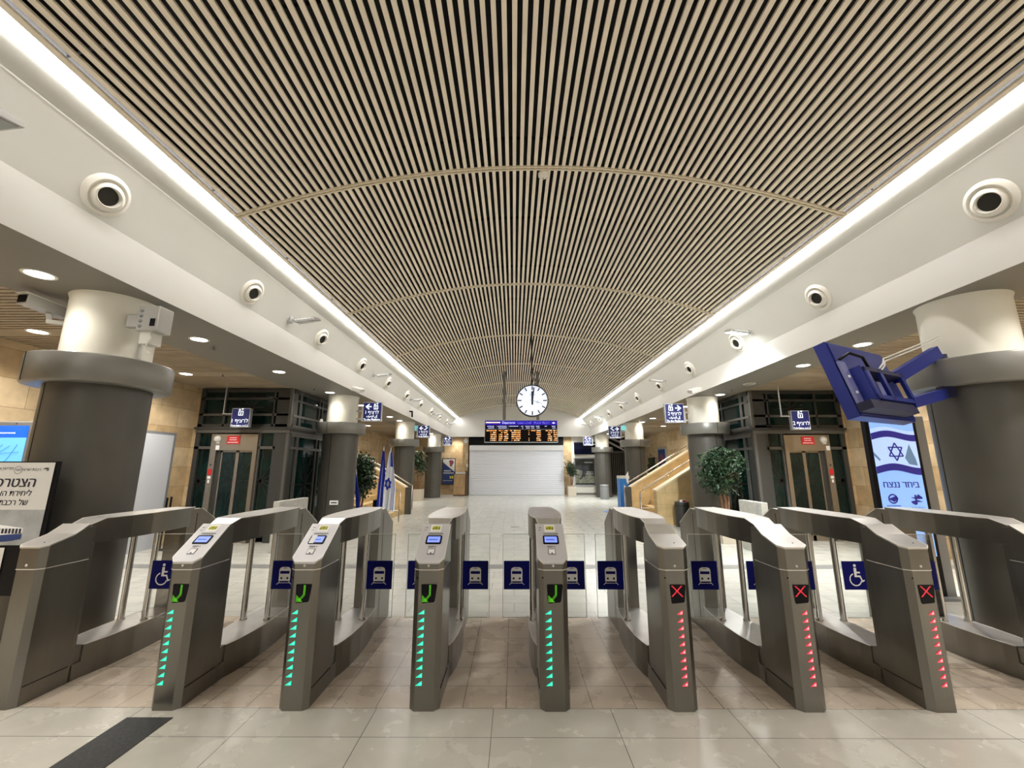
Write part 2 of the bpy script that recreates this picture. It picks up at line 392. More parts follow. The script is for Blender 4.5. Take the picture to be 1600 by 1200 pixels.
# grille screen at the far right
b = MB()
for k in range(22): b.box(5.2 + k * .11, 5.24 + k * .11, 25.2, 25.24, 0, 2.5, 'ebl2')
b.box(5.15, 7.7, 25.18, 25.26, 2.45, 2.55, 'ebl2')
b.bar((5.3, 25.3, 3.3), (7.2, 25.3, 2.3), .12, .1, 'silver'); b.bar((5.8, 25.4, 3.35), (7.5, 25.4, 2.6), .1, .1, 'silver')
tag(b.build('bar_gate'), 'dark barred metal gate in the far right corner, behind the columns', 'gate')

# cove LED strips
for nm, (s, cx, zc, *_r) in SIDES.items():
    b = MB(); b.prism([(cx, zc - .004), (cx - s * .05, zc + .006), (cx - s * .10, zc + .03), (cx - s * .10, zc + .05), (cx, zc + .05)], lambda x, z, y: (x, y, z), Y0, 24.6, 'led')
    tag(b.build('cove_light'), 'long white light strip along the %s edge of the slatted vault' % nm, 'light strip')

# ---------------------------------------------------------------- columns
def column(X, Y, zs, label, seam):
    t = thing('column', label, 'column', (X, Y, 0), 0, 'clad round columns')
    b = MB(); b.lathe([(.425, 0), (.425, 2.42)], 'colgrey', 64)
    for a in (seam, seam + 180):
        c, sn = math.cos(R(a)), math.sin(R(a)); b.bar((c * .424, sn * .424, .0), (c * .424, sn * .424, 2.42), .012, .006, 'black', up=(c, sn, 0))
    b.build('cladding', t)
    b = MB(); b.lathe([(.42, 2.41), (.58, 2.41), (.585, 2.42), (.585, 2.675), (.58, 2.685), (.36, 2.685)], 'ring', 64, cap=False)
    for a in (seam - 4, seam + 176):
        c, sn = math.cos(R(a)), math.sin(R(a)); b.bar((c * .585, sn * .585, 2.41), (c * .585, sn * .585, 2.685), .010, .006, 'black', up=(c, sn, 0))
    b.build('ring', t)
    b = MB(); b.lathe([(.37, 2.6), (.37, zs - .04), (.385, zs)], 'cream', 64, cap=False); b.build('shaft', t)
    return t
CY = [4.34, 10.62, 16.84, 23.1]
for i, y in enumerate(CY):
    column(-4.4, y, 3.38, 'round grey clad column with cream top, left row, ' + nth(i), -112 if i == 0 else -95 - 3)
    column(4.92, y * (1.0155 if i else 1.0), 3.365, 'round grey clad column with cream top, right row, ' + nth(i), -20 if i == 0 else -80)

# ---------------------------------------------------------------- downlights
def downlight(X, Y, z, label, lit=True, power=SPOT_W, g='recessed downlights'):
    t = thing('downlight', label, 'downlight', (X, Y, z), 0, g)
    b = MB(); b.lathe([(.095, -.002), (.115, -.008), (.125, -.002), (.125, .0)], 'vent', 32, cap=False); b.build('trim_ring', t)
    if any(abs(Y - c) < .95 for c in (4.34, 10.7, 16.9, 23.4)) and abs(X) < 5.3: power *= .4
    b = MB(); b.lathe([(0, -.003), (.098, -.003)], 'disc' if lit else 'off_disc', 32, cap=False); b.build('lens', t)
    if lit and power:
        l = bpy.data.lights.new('bulb', 'SPOT'); l.energy = power; l.spot_size = R(150); l.spot_blend = 1.; l.shadow_soft_size = .1; l.color = (1, .95, .87)
        o = bpy.data.objects.new('bulb', l); col.objects.link(o); o.parent = t; o.location = (0, 0, -.02)
YL = [-3.2, -.9, 1.4, 3.62, 5.65, 7.70, 9.94, 12.1, 14.9, 16.2, 19.0, 20.6, 22.5]
for i, y in enumerate(YL): downlight(-4.47, y, 3.38, 'lit round downlight in the left beam soffit, ' + (nth(i - 3) if i > 2 else ('farthest', 'second', 'closest')[i] + ' of three behind the camera'), power=SPOT_W * (1 if i > 2 else 1.7))
YR = [-3.2, -.9, 1.4, 3.3, 5.9, 7.18, 10.2, 12.25, 15.3, 16.6, 19.4, 20.9, 22.6]
for i, y in enumerate(YR): downlight(5.12, y, 3.365, 'lit round downlight in the right beam soffit, ' + (nth(i - 3) if i > 2 else ('farthest', 'second', 'closest')[i] + ' of three behind the camera'), power=SPOT_W * (1 if i > 2 else 2.2))
downlight(5.09, 8.84, 3.365, 'unlit dark round downlight in the right beam soffit', False)
for i, y in enumerate((2.6, 5.36, 7.96, 13.2, 18.4)):
    downlight(-6.45, y, 3.40, 'lit downlight in the left side slatted ceiling, ' + nth(i), power=SPOT_W * 1.9, g='side ceiling downlights')
    downlight(6.6, y, 3.385, 'lit downlight in the right side slatted ceiling, ' + nth(i), power=SPOT_W * 1.9, g='side ceiling downlights')
downlight(-3.45, 25.1, 3.42, 'small downlight above the wooden desk at the far wall'); downlight(3.3, 25.1, 3.42, 'small downlight right of the roller shutter at the far wall')

# ---------------------------------------------------------------- air nozzles
def nozzle_proto():
    t = thing('air_vent', '', 'air vent', (0, 0, 0), 0, 'round air nozzles along the coves')
    b = MB(); b.lathe([(.205, -.012), (.20, .012), (.175, .022), (.168, .03), (.16, .03), (.152, .006), (.13, .002)], 'vent', 48, cap=False); b.build('rim', t)
    b = MB(); pr = []
    for k in range(8):
        a = R(8 + k * 9); pr.append((.135 * math.cos(a * .72), .135 * math.sin(a * .72) * .75))
    pr += [(.096, .082), (.090, .078), (.084, .02)]
    b.lathe([(.136, -.02)] + pr, 'vent', 40, cap=False); b.lathe([(0, .018), (.085, .02)], 'hole', 32, cap=False)
    b.build('nozzle', t); return t
proto = nozzle_proto(); first = True
for nm in ('left', 'right'):
    s, cx, zc, bx, zlo, zup, ox = SIDES[nm]
    x1, z1 = cx + s * .16, zc - .105; tt = .60; x = x1 + (bx - x1) * tt + s * .03 * math.sin(math.pi * tt); z = z1 + (zup - z1) * tt
    n = Vector((-(s) * (z1 - zup), 0, -abs(bx - x1))).normalized()
    n = Vector((n.x, 0, n.z))
    for i in range(11):
        y = 3.38 + i * 2.16 if nm == 'left' else 3.42 + i * 2.2
        if y > 24.4: continue
        o = proto if first else copy_tree(proto); first = False
        o['label'] = 'white ball jet air vent on the %s cove, %s' % (nm, nth(i))
        q = Vector((0, 0, 1)).rotation_difference(n); o.rotation_mode = 'QUATERNION'; o.rotation_quaternion = q
        o.location = Vector((x, y, z)) + n * .004
        for ch in o.children:   # nozzles swivel toward the hall and the entrance
            if ch.name.startswith('nozzle'):
                ch.rotation_mode = 'QUATERNION'; ch.rotation_quaternion = q.inverted() @ Vector((0, 0, 1)).rotation_difference(Vector((-s * .84, -.30, -.42)).normalized())

# ---------------------------------------------------------------- floodlights on the coves
def flood(s, bx, y, z, label, lit=False, big=1.):
    t = thing('floodlight', label, 'floodlight', (bx, y, z), 0, 'led floodlights on the coves')
    k = big; d = -s
    b = MB(); b.bar((0, 0, 0), (d * .14 * k, .02, -.03), .05, .03, 'camgrey'); b.bar((d * .12, -.1 * k, -.03), (d * .12, .1 * k, -.03), .02, .05, 'camgrey')
    b.box(-.03, .03, -.05, .05, -.05, .05, 'camgrey'); b.build('bracket', t)
    b = MB(); P = Matrix.Translation((d * .3 * k, -.02, -.03)) @ Matrix.Rotation(R(d * -8), 4, 'Y') @ Matrix.Rotation(R(14), 4, 'X')
    def bx_(x0, x1, y0, y1, z0, z1, m):
        n0 = len(b.v); b.box(x0, x1, y0, y1, z0, z1, m)
        for i in range(n0, len(b.v)): b.v[i] = tuple(P @ Vector(b.v[i]))
    bx_(-.17 * k, .17 * k, -.13 * k, .13 * k, -.015, .02, 'camgrey')
    for i in range(7): bx_(-.15 * k + i * .05 * k, -.145 * k + i * .05 * k, -.11 * k, .11 * k, .02, .045, 'camgrey')
    hd = b.build('housing', t)
    b = MB(); bx_(-.15 * k, .15 * k, -.11 * k, .11 * k, -.02, -.014, 'floodlit' if lit else 'floodglass'); b.build('glass', t)
    if lit:
        l = bpy.data.lights.new('lamp', 'SPOT'); l.energy = FLOOD_W; l.spot_size = R(150); l.spot_blend = .7; l.shadow_soft_size = .12; l.color = (.95, 1, 1)
        o = bpy.data.objects.new('lamp', l); col.objects.link(o); o.parent = t; o.location = P @ Vector((0, 0, -.05)); o.rotation_euler = (R(14), R(d * -8), 0)
for i, y in enumerate((2.36, 6.6, 10.8, 14.9, 19.1, 23.2)):
    flood(-1, -3.86 if i == 0 else -3.74, y, 3.90 if i == 0 else 4.02, 'grey floodlight on the left cove wall, ' + nth(i), big=1.0)
for i, y in enumerate((7.05, 11.3, 15.3, 19.6, 23.2)):
    flood(1, 4.36, y * 1.035, 4.04, ('brightly lit' if i in (0, 3) else 'unlit') + ' floodlight on the right cove wall, ' + nth(i), lit=i in (0, 3))
# small boxes on the beams
def beam_box(X, Y, z, s, label):
    t = thing('access_point', label, 'wireless box', (X, Y, z))
    b = MB(); b.bar((0, 0, .05), (-s * .12, -.02, .02), .04, .02, 'white_b'); b.build('bracket', t)
    b = MB(); b.bar((-s * .08, -.14, -.03), (-s * .08, .14, .03), .26, .09, 'white_b', up=(-s * .3, -.3, 1)); b.build('case', t, bevel=.01)
beam_box(-3.82, 9.75, 3.42, -1, 'white slanted box hanging from the left beam edge'); beam_box(4.45, 9.9, 3.42, 1, 'white slanted box hanging from the right beam edge')
b = MB(); b.bar((0, 0, 0), (.10, 0, 0), .05, .05, 'black'); b.bar((.1, 0, .02), (.1, .05, -.2), .05, .05, 'black'); tag(b.build('loudspeaker', loc=(-3.82, 15.1, 3.6)), 'small black bracket hanging on the left beam face', 'bracket')
# ceiling sprinklers and detectors
for X, Y, z, lb in ((-4.55, 6.05, 3.38, 'small sprinkler head in left soffit between the first downlights'), (-4.6, 9.4, 3.38, 'small sprinkler head in left soffit near the second column'), (-5.75, 8.0, 3.40, 'small sprinkler head in the left side slatted ceiling'), (5.05, 9.5, 3.365, 'small sprinkler head in the right soffit near the second column')):
    b = MB(); b.lathe([(0, -.05), (.035, -.05), (.035, -.045), (.01, -.04), (.01, 0), (.03, 0)], 'pole', 12, cap=False); tag(b.build('sprinkler', loc=(X, Y, z)), lb, 'sprinkler')
b = MB(); b.lathe([(0, -.07), (.022, -.068), (.035, -.045), (.06, -.035), (.062, 0)], 'vent', 24, cap=False); b.lathe([(0, -.0705), (.008, -.0705)], 'black', 12, cap=False)
tag(b.build('smoke_detector', loc=(.36, 4.47, 5.108)), 'white round smoke detector under the vault by the nearest cross rail', 'smoke detector')

# ================================================================ GATES
def octp(w, y0, y1, c, front=True, rear=False):
    p = []
    if front: p += [(-w + c, y0), (w - c, y0), (w, y0 + c)]
    else: p += [(-w, y0), (w, y0)]
    if rear: p += [(w, y1 - c), (w - c, y1), (-w + c, y1), (-w, y1 - c)]
    else: p += [(w, y1), (-w, y1)]
    if front: p += [(-w, y0 + c)]
    return p
def sheared(b, plan, z0, ztop, m, mtop=None):
    """prism with flat bottom z0 and top following ztop(y)"""
    n = len(plan); vs = [(x, y, z0) for x, y in plan] + [(x, y, ztop(y)) for x, y in plan]
    b.add(vs, [tuple(range(n))[::-1]] + [(i, (i + 1) % n, n + (i + 1) % n, n + i) for i in range(n)], m)
    b.add([vs[n + i] for i in range(n)], [tuple(range(n))], mtop or m)
WID = [(.33, .08), (.38, .088), (.44, .098), (.52, .118), (.65, .136), (.85, .146), (1.05, .14), (1.25, .122), (1.42, .098)]
def midw(y):
    for (a, wa), (c, wc) in zip(WID, WID[1:]):
        if a <= y <= c: return wa + (wc - wa) * (y - a) / (c - a)
    return WID[0][1] if y < .33 else WID[-1][1]
def make_gate(X, kind, label, screen_sheet=False, flaps=(None, None), lights=True):
    g = thing('ticket_gate', label, 'ticket gate', (X, 3.15, 0), 0, 'row of steel ticket gates')
    W = .105
    entry = kind == 'entry'
    if entry: top = lambda y: .94 + (1.16 - .94) * min(y, .30) / .30
    else: top = lambda y: 1.04 + .06 * min(y, .2) / .2 if y <= .2 else 1.10 + .06 * min(y - .2, .1) / .1
    # front pillar: lower body then head
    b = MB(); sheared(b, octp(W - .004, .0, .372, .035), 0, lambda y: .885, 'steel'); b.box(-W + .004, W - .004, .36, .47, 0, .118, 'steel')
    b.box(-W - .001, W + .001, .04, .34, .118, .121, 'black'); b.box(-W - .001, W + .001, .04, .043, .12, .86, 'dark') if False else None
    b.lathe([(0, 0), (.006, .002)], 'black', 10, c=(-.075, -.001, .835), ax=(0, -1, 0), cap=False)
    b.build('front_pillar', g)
    b = MB(); b.prism(octp(W, -.003, .345, .036), lambda x, y, z: (x, y, z), .883, .888, 'seam_and_edge_glint')
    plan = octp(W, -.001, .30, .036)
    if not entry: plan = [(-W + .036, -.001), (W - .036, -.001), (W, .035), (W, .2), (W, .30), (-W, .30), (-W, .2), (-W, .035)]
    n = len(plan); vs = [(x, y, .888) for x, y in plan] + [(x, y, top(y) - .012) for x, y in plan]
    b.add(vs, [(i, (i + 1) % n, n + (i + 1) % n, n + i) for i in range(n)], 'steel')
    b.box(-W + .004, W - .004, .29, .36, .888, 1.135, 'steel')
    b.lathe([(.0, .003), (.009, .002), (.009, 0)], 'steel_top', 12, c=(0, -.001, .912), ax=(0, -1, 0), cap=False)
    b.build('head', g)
    # console plate
    b = MB(); mt = 'console' if entry else 'steel_top'
    def strip(ya, yb, wa, wb):
        vs = [(-wa, ya, top(ya)), (wa, ya, top(ya)), (wb, yb, top(yb)), (-wb, yb, top(yb))]
        vs += [(x, y, z - .012) for x, y, z in vs]
        b.add(vs, [(0, 1, 2, 3), (7, 6, 5, 4), (0, 4, 5, 1), (1, 5, 6, 2), (2, 6, 7, 3), (3, 7, 4, 0)], mt)
    strip(-.004, .034, W - .034, W + .003); 
    if entry: strip(.034, .30, W + .003, W + .001)
    else: strip(.034, .2, W + .003, W + .003); strip(.2, .30, W + .003, W + .001)
    for sgn in (-1, 1):
        yy_ = [.034, .30] if entry else [.034, .2, .30]
        for ya, yb in zip(yy_, yy_[1:]): b.bar((sgn * (W + .002), ya, top(ya) - .002), (sgn * (W + .001), yb, top(yb) - .002), .004, .004, 'seam_and_edge_glint')  # pale bars paint a highlight on the console edges
        b.bar((sgn * (W + .002), .034, top(.034) - .002), (sgn * (W - .034), -.004, top(0) - .002), .004, .004, 'seam_and_edge_glint')
    b.bar((-(W - .034), -.004, top(0) - .002), (W - .034, -.004, top(0) - .002), .004, .004, 'seam_and_edge_glint')
    cons = b.build('console', g)
    sl = math.atan2(.22, .30)
    onp = lambda u, v, h=.0015: (u, v * math.cos(sl) - h * math.sin(sl), .94 + v * math.sin(sl) + h * math.cos(sl))   # u across, v up the slope (0...372)
    if entry:
        b = MB()
        q = lambda x0, x1, v0, v1, m, h=.0015: b.poly([onp(x0, v0, h), onp(x1, v0, h), onp(x1, v1, h), onp(x0, v1, h)], m)
        q(-.042, .042, .285, .36, 'sheet'); q(-.03, .03, .305, .345, 'yellow', .002)
        for k in range(5): q(-.024 + k * .011, -.017 + k * .011, .312 + (k % 2) * .008, .326 + (k * 7 % 3) * .005, 'ink', .0025)
        b.build('instruction_sticker', cons)
        b = MB()
        for k in range(9): q(-.05 + k * .0115, -.0415 + k * .0115, .262, .272, 'grey_txt')
        q(-.05, .045, .2555, .2585, 'grey_txt'); q(.052, .06, .262, .27, 'ink')
        q(-.085, -.064, .325, .332, 'grey_txt'); q(-.088, -.07, .30, .305, 'grey_txt')
        for k in range(4): q(-.03 + k * .011, -.022 + k * .011, .135, .146, 'grey_txt')
        q(.02, .028, .134, .142, 'ink'); q(-.028, .006, .127, .13, 'grey_txt')
        b.build('printed_text', cons)
        b = MB()
        b.prism([(-.058, .17), (-.052, .162), (.054, .162), (.060, .17), (.060, .238), (.054, .246), (-.052, .246), (-.058, .238)], lambda u, v, h: onp(u, v, h), .0, .004, 'black')
        q(-.046, .048, .176, .234, 'lcd', .0045); q(-.03, .03, .198, .208, 'lcd_txt', .005); q(-.034, -.025, .197, .21, 'lcd_txt', .005)
        if screen_sheet: q(-.05, -.012, .165, .25, 'sheet', .006)
        b.build('screen', cons)
        b = MB(); b.prism([(-.026, .066), (.026, .066), (.026, .116), (-.026, .116)], lambda u, v, h: onp(u, v, h), 0, .003, 'ink'); q(-.023, .023, .069, .112, 'sheet', .0035)
        b.lathe([(0, .0), (.006, 0)], 'ink', 10, c=onp(0, .075, .0045), ax=(0, -math.sin(sl), math.cos(sl)), cap=False)
        b.build('card_reader', cons)
    else:
        b = MB(); b.lathe([(0, .002), (.005, .002), (.005, 0)], 'ink', 10, c=(.03, .06, top(.06)), ax=(0, -.3, 1), cap=False); b.build('lock', cons)
    # bridge cap over the window
    ysl = [.33, .36, .40, .44, .48, .52, .58, .65, .75, .85, .95, 1.05, 1.15, 1.25, 1.33, 1.42]
    ctop = lambda y: 1.146 + (1.187 - 1.146) * min(max((y - .33) / .11, 0), 1)
    b = MB(); zb = 1.0
    plan = [(-midw(y), y) for y in ysl] + [(midw(y), y) for y in ysl[::-1]]
    n = len(plan); vs = [(x, y, zb) for x, y in plan] + [(x, y, ctop(y)) for x, y in plan]; k = len(ysl)
    fs = [(i, (i + 1) % n, n + (i + 1) % n, n + i) for i in range(n)]
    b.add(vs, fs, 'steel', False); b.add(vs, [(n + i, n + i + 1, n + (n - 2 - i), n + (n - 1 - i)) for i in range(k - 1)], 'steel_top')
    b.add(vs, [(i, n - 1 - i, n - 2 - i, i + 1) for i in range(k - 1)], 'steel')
    # edge highlight painted as thin bright bars along the cap rim
    for sgn in (-1, 1):
        for ya, yb in zip(ysl, ysl[1:]): b.bar((sgn * midw(ya), ya, ctop(ya)), (sgn * midw(yb), yb, ctop(yb)), .005, .005, 'seam_and_edge_glint')
    b.build('bridge_cap', g)
    # low curved plinth under the window
    ysl = [.44, .48, .52, .58, .65, .75, .85, .95, 1.05, 1.15, 1.25, 1.36]
    b = MB(); plan = [(-midw(y), y) for y in ysl] + [(midw(y), y) for y in ysl[::-1]]
    n = len(plan); k = len(ysl); vs = [(x, y, 0) for x, y in plan] + [(x, y, .235) for x, y in plan]
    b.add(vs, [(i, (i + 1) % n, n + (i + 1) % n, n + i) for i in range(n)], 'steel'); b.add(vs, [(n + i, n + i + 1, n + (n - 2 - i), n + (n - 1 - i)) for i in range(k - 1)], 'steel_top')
    for sgn in (-1, 1):
        for ya, yb in zip(ysl, ysl[1:]): b.bar((sgn * midw(ya), ya, .235), (sgn * midw(yb), yb, .235), .005, .005, 'seam_and_edge_glint')  # painted highlight on the plinth rim
    b.box(-.09, .09, .355, .45, 0, .234, 'steel')
    b.build('plinth', g)
    # near jamb above the pillar, rear pillar
    b = MB(); sheared(b, [(-W, 1.33), (W, 1.33), (W + .002, 1.52), (W, 1.83), (W - .035, 1.87), (-W + .035, 1.87), (-W, 1.83), (-W - .002, 1.52)], 0, lambda y: 1.165 if y < 1.53 else 1.165 - (y - 1.52) * .6, 'steel')
    b.box(-W - .002, W + .002, 1.45, 1.46, .1, 1.12, 'dark')
    for sgn in (-1, 1): b.bar((sgn * W, 1.52, 1.166), (sgn * W, 1.83, .982), .005, .005, 'seam_and_edge_glint')  # painted highlight down the sloping edges
    b.poly([(-W, 1.335, 1.1665), (W, 1.335, 1.1665), (W + .002, 1.52, 1.1665), (-W - .002, 1.52, 1.1665)], 'steel_top')
    b.build('rear_pillar', g)
    b = MB(); b.box(-W + .003, W - .003, .34, .375, .25, 1.0, 'steel'); b.build('window_jamb', g)
    for sgn in (-1, 1):
        b = MB(); b.lathe([(.024, .225), (.024, 1.01)], 'tube', 20); o = b.build('post', g, loc=(sgn * .108, .975, 0))
        b = MB(); b.lathe([(.03, 0), (.03, .02)], 'tube', 20); b.build('collar', o, loc=(0, 0, .225))
    # front display and lights
    if lights:
        b = MB(); yf = -.0035
        b.prism([(-.042, .792), (.062, .792), (.066, .782), (.052, .682), (.044, .674), (-.034, .667), (-.040, .674), (-.046, .784)], lambda x, z, y: (x, y, z), -.003, -.001, 'black')
        disp = b.build('lane_display', g)
        b = MB(); P = lambda x, z, r=.0024: b.poly([(x - r, -.005, z), (x, -.005, z - r), (x + r, -.005, z), (x, -.005, z + r)], b_m)
        if entry:
            b_m = 'green_e'
            for k in range(10): P(.013, .784 - k * .0062); P(.021, .784 - k * .0062)
            for k in range(7): P(.013 - k * .0055, .724 - k * .006); P(.021 - k * .0055, .720 - k * .006)
            for i in range(6):
                for j in range(6 - i): P(-.034 + i * .0075, .679 + j * .0075, .0026)
        else:
            b_m = 'red_e'
            for k in range(15):
                u = -.032 + k * .0048; z = .782 - k * .0048
                P(u, z); P(u + .006, z); P(-.029 + (14 - k) * .0048, z); P(-.035 + (14 - k) * .0048, z)
        b.build('arrow_symbol' if entry else 'cross_symbol', disp)
        for k in range(10):
            z = .612 - k * .0492
            x0, wd = (-.060, .042) if entry else (-.006, .037)
            b = MB(); b.prism([(x0, z - .014), (x0 + wd, z + .013), (x0 + wd, z - .014)], lambda x, z, y: (x, y, z), -.004, -.001, 'teal_e' if entry else 'red_e')
            b.poly([(x0 + wd * .45, -.0045, z - .009), (x0 + wd * .92, -.0045, z + .006), (x0 + wd * .92, -.0045, z - .009)], 'teal2_e' if entry else 'pink_e')
            b.build('indicator_light', g)
    # glass flaps with blue signs
    for sgn, fl in zip((-1, 1), flaps):
        if not fl: continue
        L, icon = fl; xa = .13; b = MB()
        b.box(min(sgn * xa, sgn * (xa + L)), max(sgn * xa, sgn * (xa + L)), .944, .954, .27, .985, 'pglass')
        f = b.build('glass_flap', g)
        b = MB()
        for p, q in (((xa, .985), (xa + L, .985)), ((xa + L, .985), (xa + L, .27)), ((xa, .27), (xa + L, .27))): b.bar((sgn * p[0], .949, p[1]), (sgn * q[0], .949, q[1]), .0045, .0045, 'seam_and_edge_glint')
        b.build('glass_edge', f)
        x0 = min(sgn * (xa + .005), sgn * (xa + .240)); b = MB(); cx = x0 + .1175; cz = .63
        b.box(x0, x0 + .235, .936, .940, cz - .122, cz + .122, 'flapblue')
        yy = .9335; pt = lambda pts, m, y=yy: b.poly([(cx + x, y, cz + z) for x, z in pts], m)
        if icon == 'train':
            body = [(-.052, -.052), (.052, -.052), (.052, .045), (.044, .060), (.026, .068), (-.026, .068), (-.044, .060), (-.052, .045)]
            pt(body, 'white_p'); pt([(-.043, .010), (.043, .010), (.043, .034), (-.043, .034)], 'flapblue', yy - .001)
            pt([(-.018, .056), (.018, .056), (.018, .060), (-.018, .060)], 'flapblue', yy - .001)
            for sx in (-.028, .028): b.lathe([(0, 0), (.010, 0)], 'ink', 16, c=(cx + sx, yy - .001, cz - .028), ax=(0, -1, 0), cap=False)
            for sx in (-1, 1): pt([(sx * .038, -.056), (sx * .044, -.056), (sx * .070, -.082), (sx * .062, -.082)], 'white_p')
            pt([(-.052, -.066), (.052, -.066), (.052, -.070), (-.052, -.070)], 'white_p')
        else:
            b.lathe([(0, 0), (.013, 0)], 'white_p', 16, c=(cx - .005, yy, cz + .085), ax=(0, -1, 0), cap=False)
            pt([(-.018, .066), (.006, .066), (.006, .032), (.036, .032), (.036, .018), (.004, .018), (.004, .0), (.036, .0), (.052, -.042), (.066, -.036), (.070, -.046), (.046, -.058), (.027, -.014), (-.018, -.014)], 'white_p')
            N = 20
            for k in range(N):
                a0 = R(110 + 235 * k / N); a1 = R(110 + 235 * (k + 1) / N); c0 = (-.012, -.035)
                pt([(c0[0] + r * math.cos(a), c0[1] + r * math.sin(a)) for r, a in ((.046, a0), (.056, a0), (.056, a1), (.046, a1))], 'white_p')
        b.build('flap_sign', f)
    return g
GX = [-3.48, -2.36, -1.49, -.607, .277, 1.138, 2.0, 2.875, 4.0]
T = (.25, 'train'); TW = (.41, 'wheelchair')
make_gate(GX[0], 'exit', 'leftmost steel ticket gate with plain bent top, by the poster stand', flaps=(None, (.41, 'wheelchair')), lights=False)
make_gate(GX[1], 'entry', 'steel ticket gate with green arrow beside the left wheelchair sign', flaps=((.0, '') and None, T))
make_gate(GX[2], 'entry', 'steel ticket gate with green arrow and a white sheet over its screen', True, flaps=(T, T))
make_gate(GX[3], 'entry', 'steel ticket gate with green arrow, just left of the centre lane', flaps=(T, T))
make_gate(GX[4], 'entry', 'steel ticket gate with green arrow, just right of the centre lane', flaps=(T, T))
make_gate(GX[5], 'exit', 'steel ticket gate with red cross, next right of the green arrow gates', flaps=(T, T))
make_gate(GX[6], 'exit', 'steel ticket gate with red cross, middle of the three red ones', flaps=(T, T))
make_gate(GX[7], 'exit', 'steel ticket gate with red cross, rightmost of the three red ones', flaps=(T, TW))
make_gate(GX[8], 'exit', 'rightmost steel ticket gate, plain, cut by the right picture edge', flaps=(TW, None), lights=False)

# dark tactile strip in the foreground floor
b = MB(); b.box(-2.52, -2.22, 1.0, 3.07, .001, .004, 'mat_dark')
tag(b.build('floor_mat'), 'dark grey strip laid on the floor in the left foreground', 'floor strip')

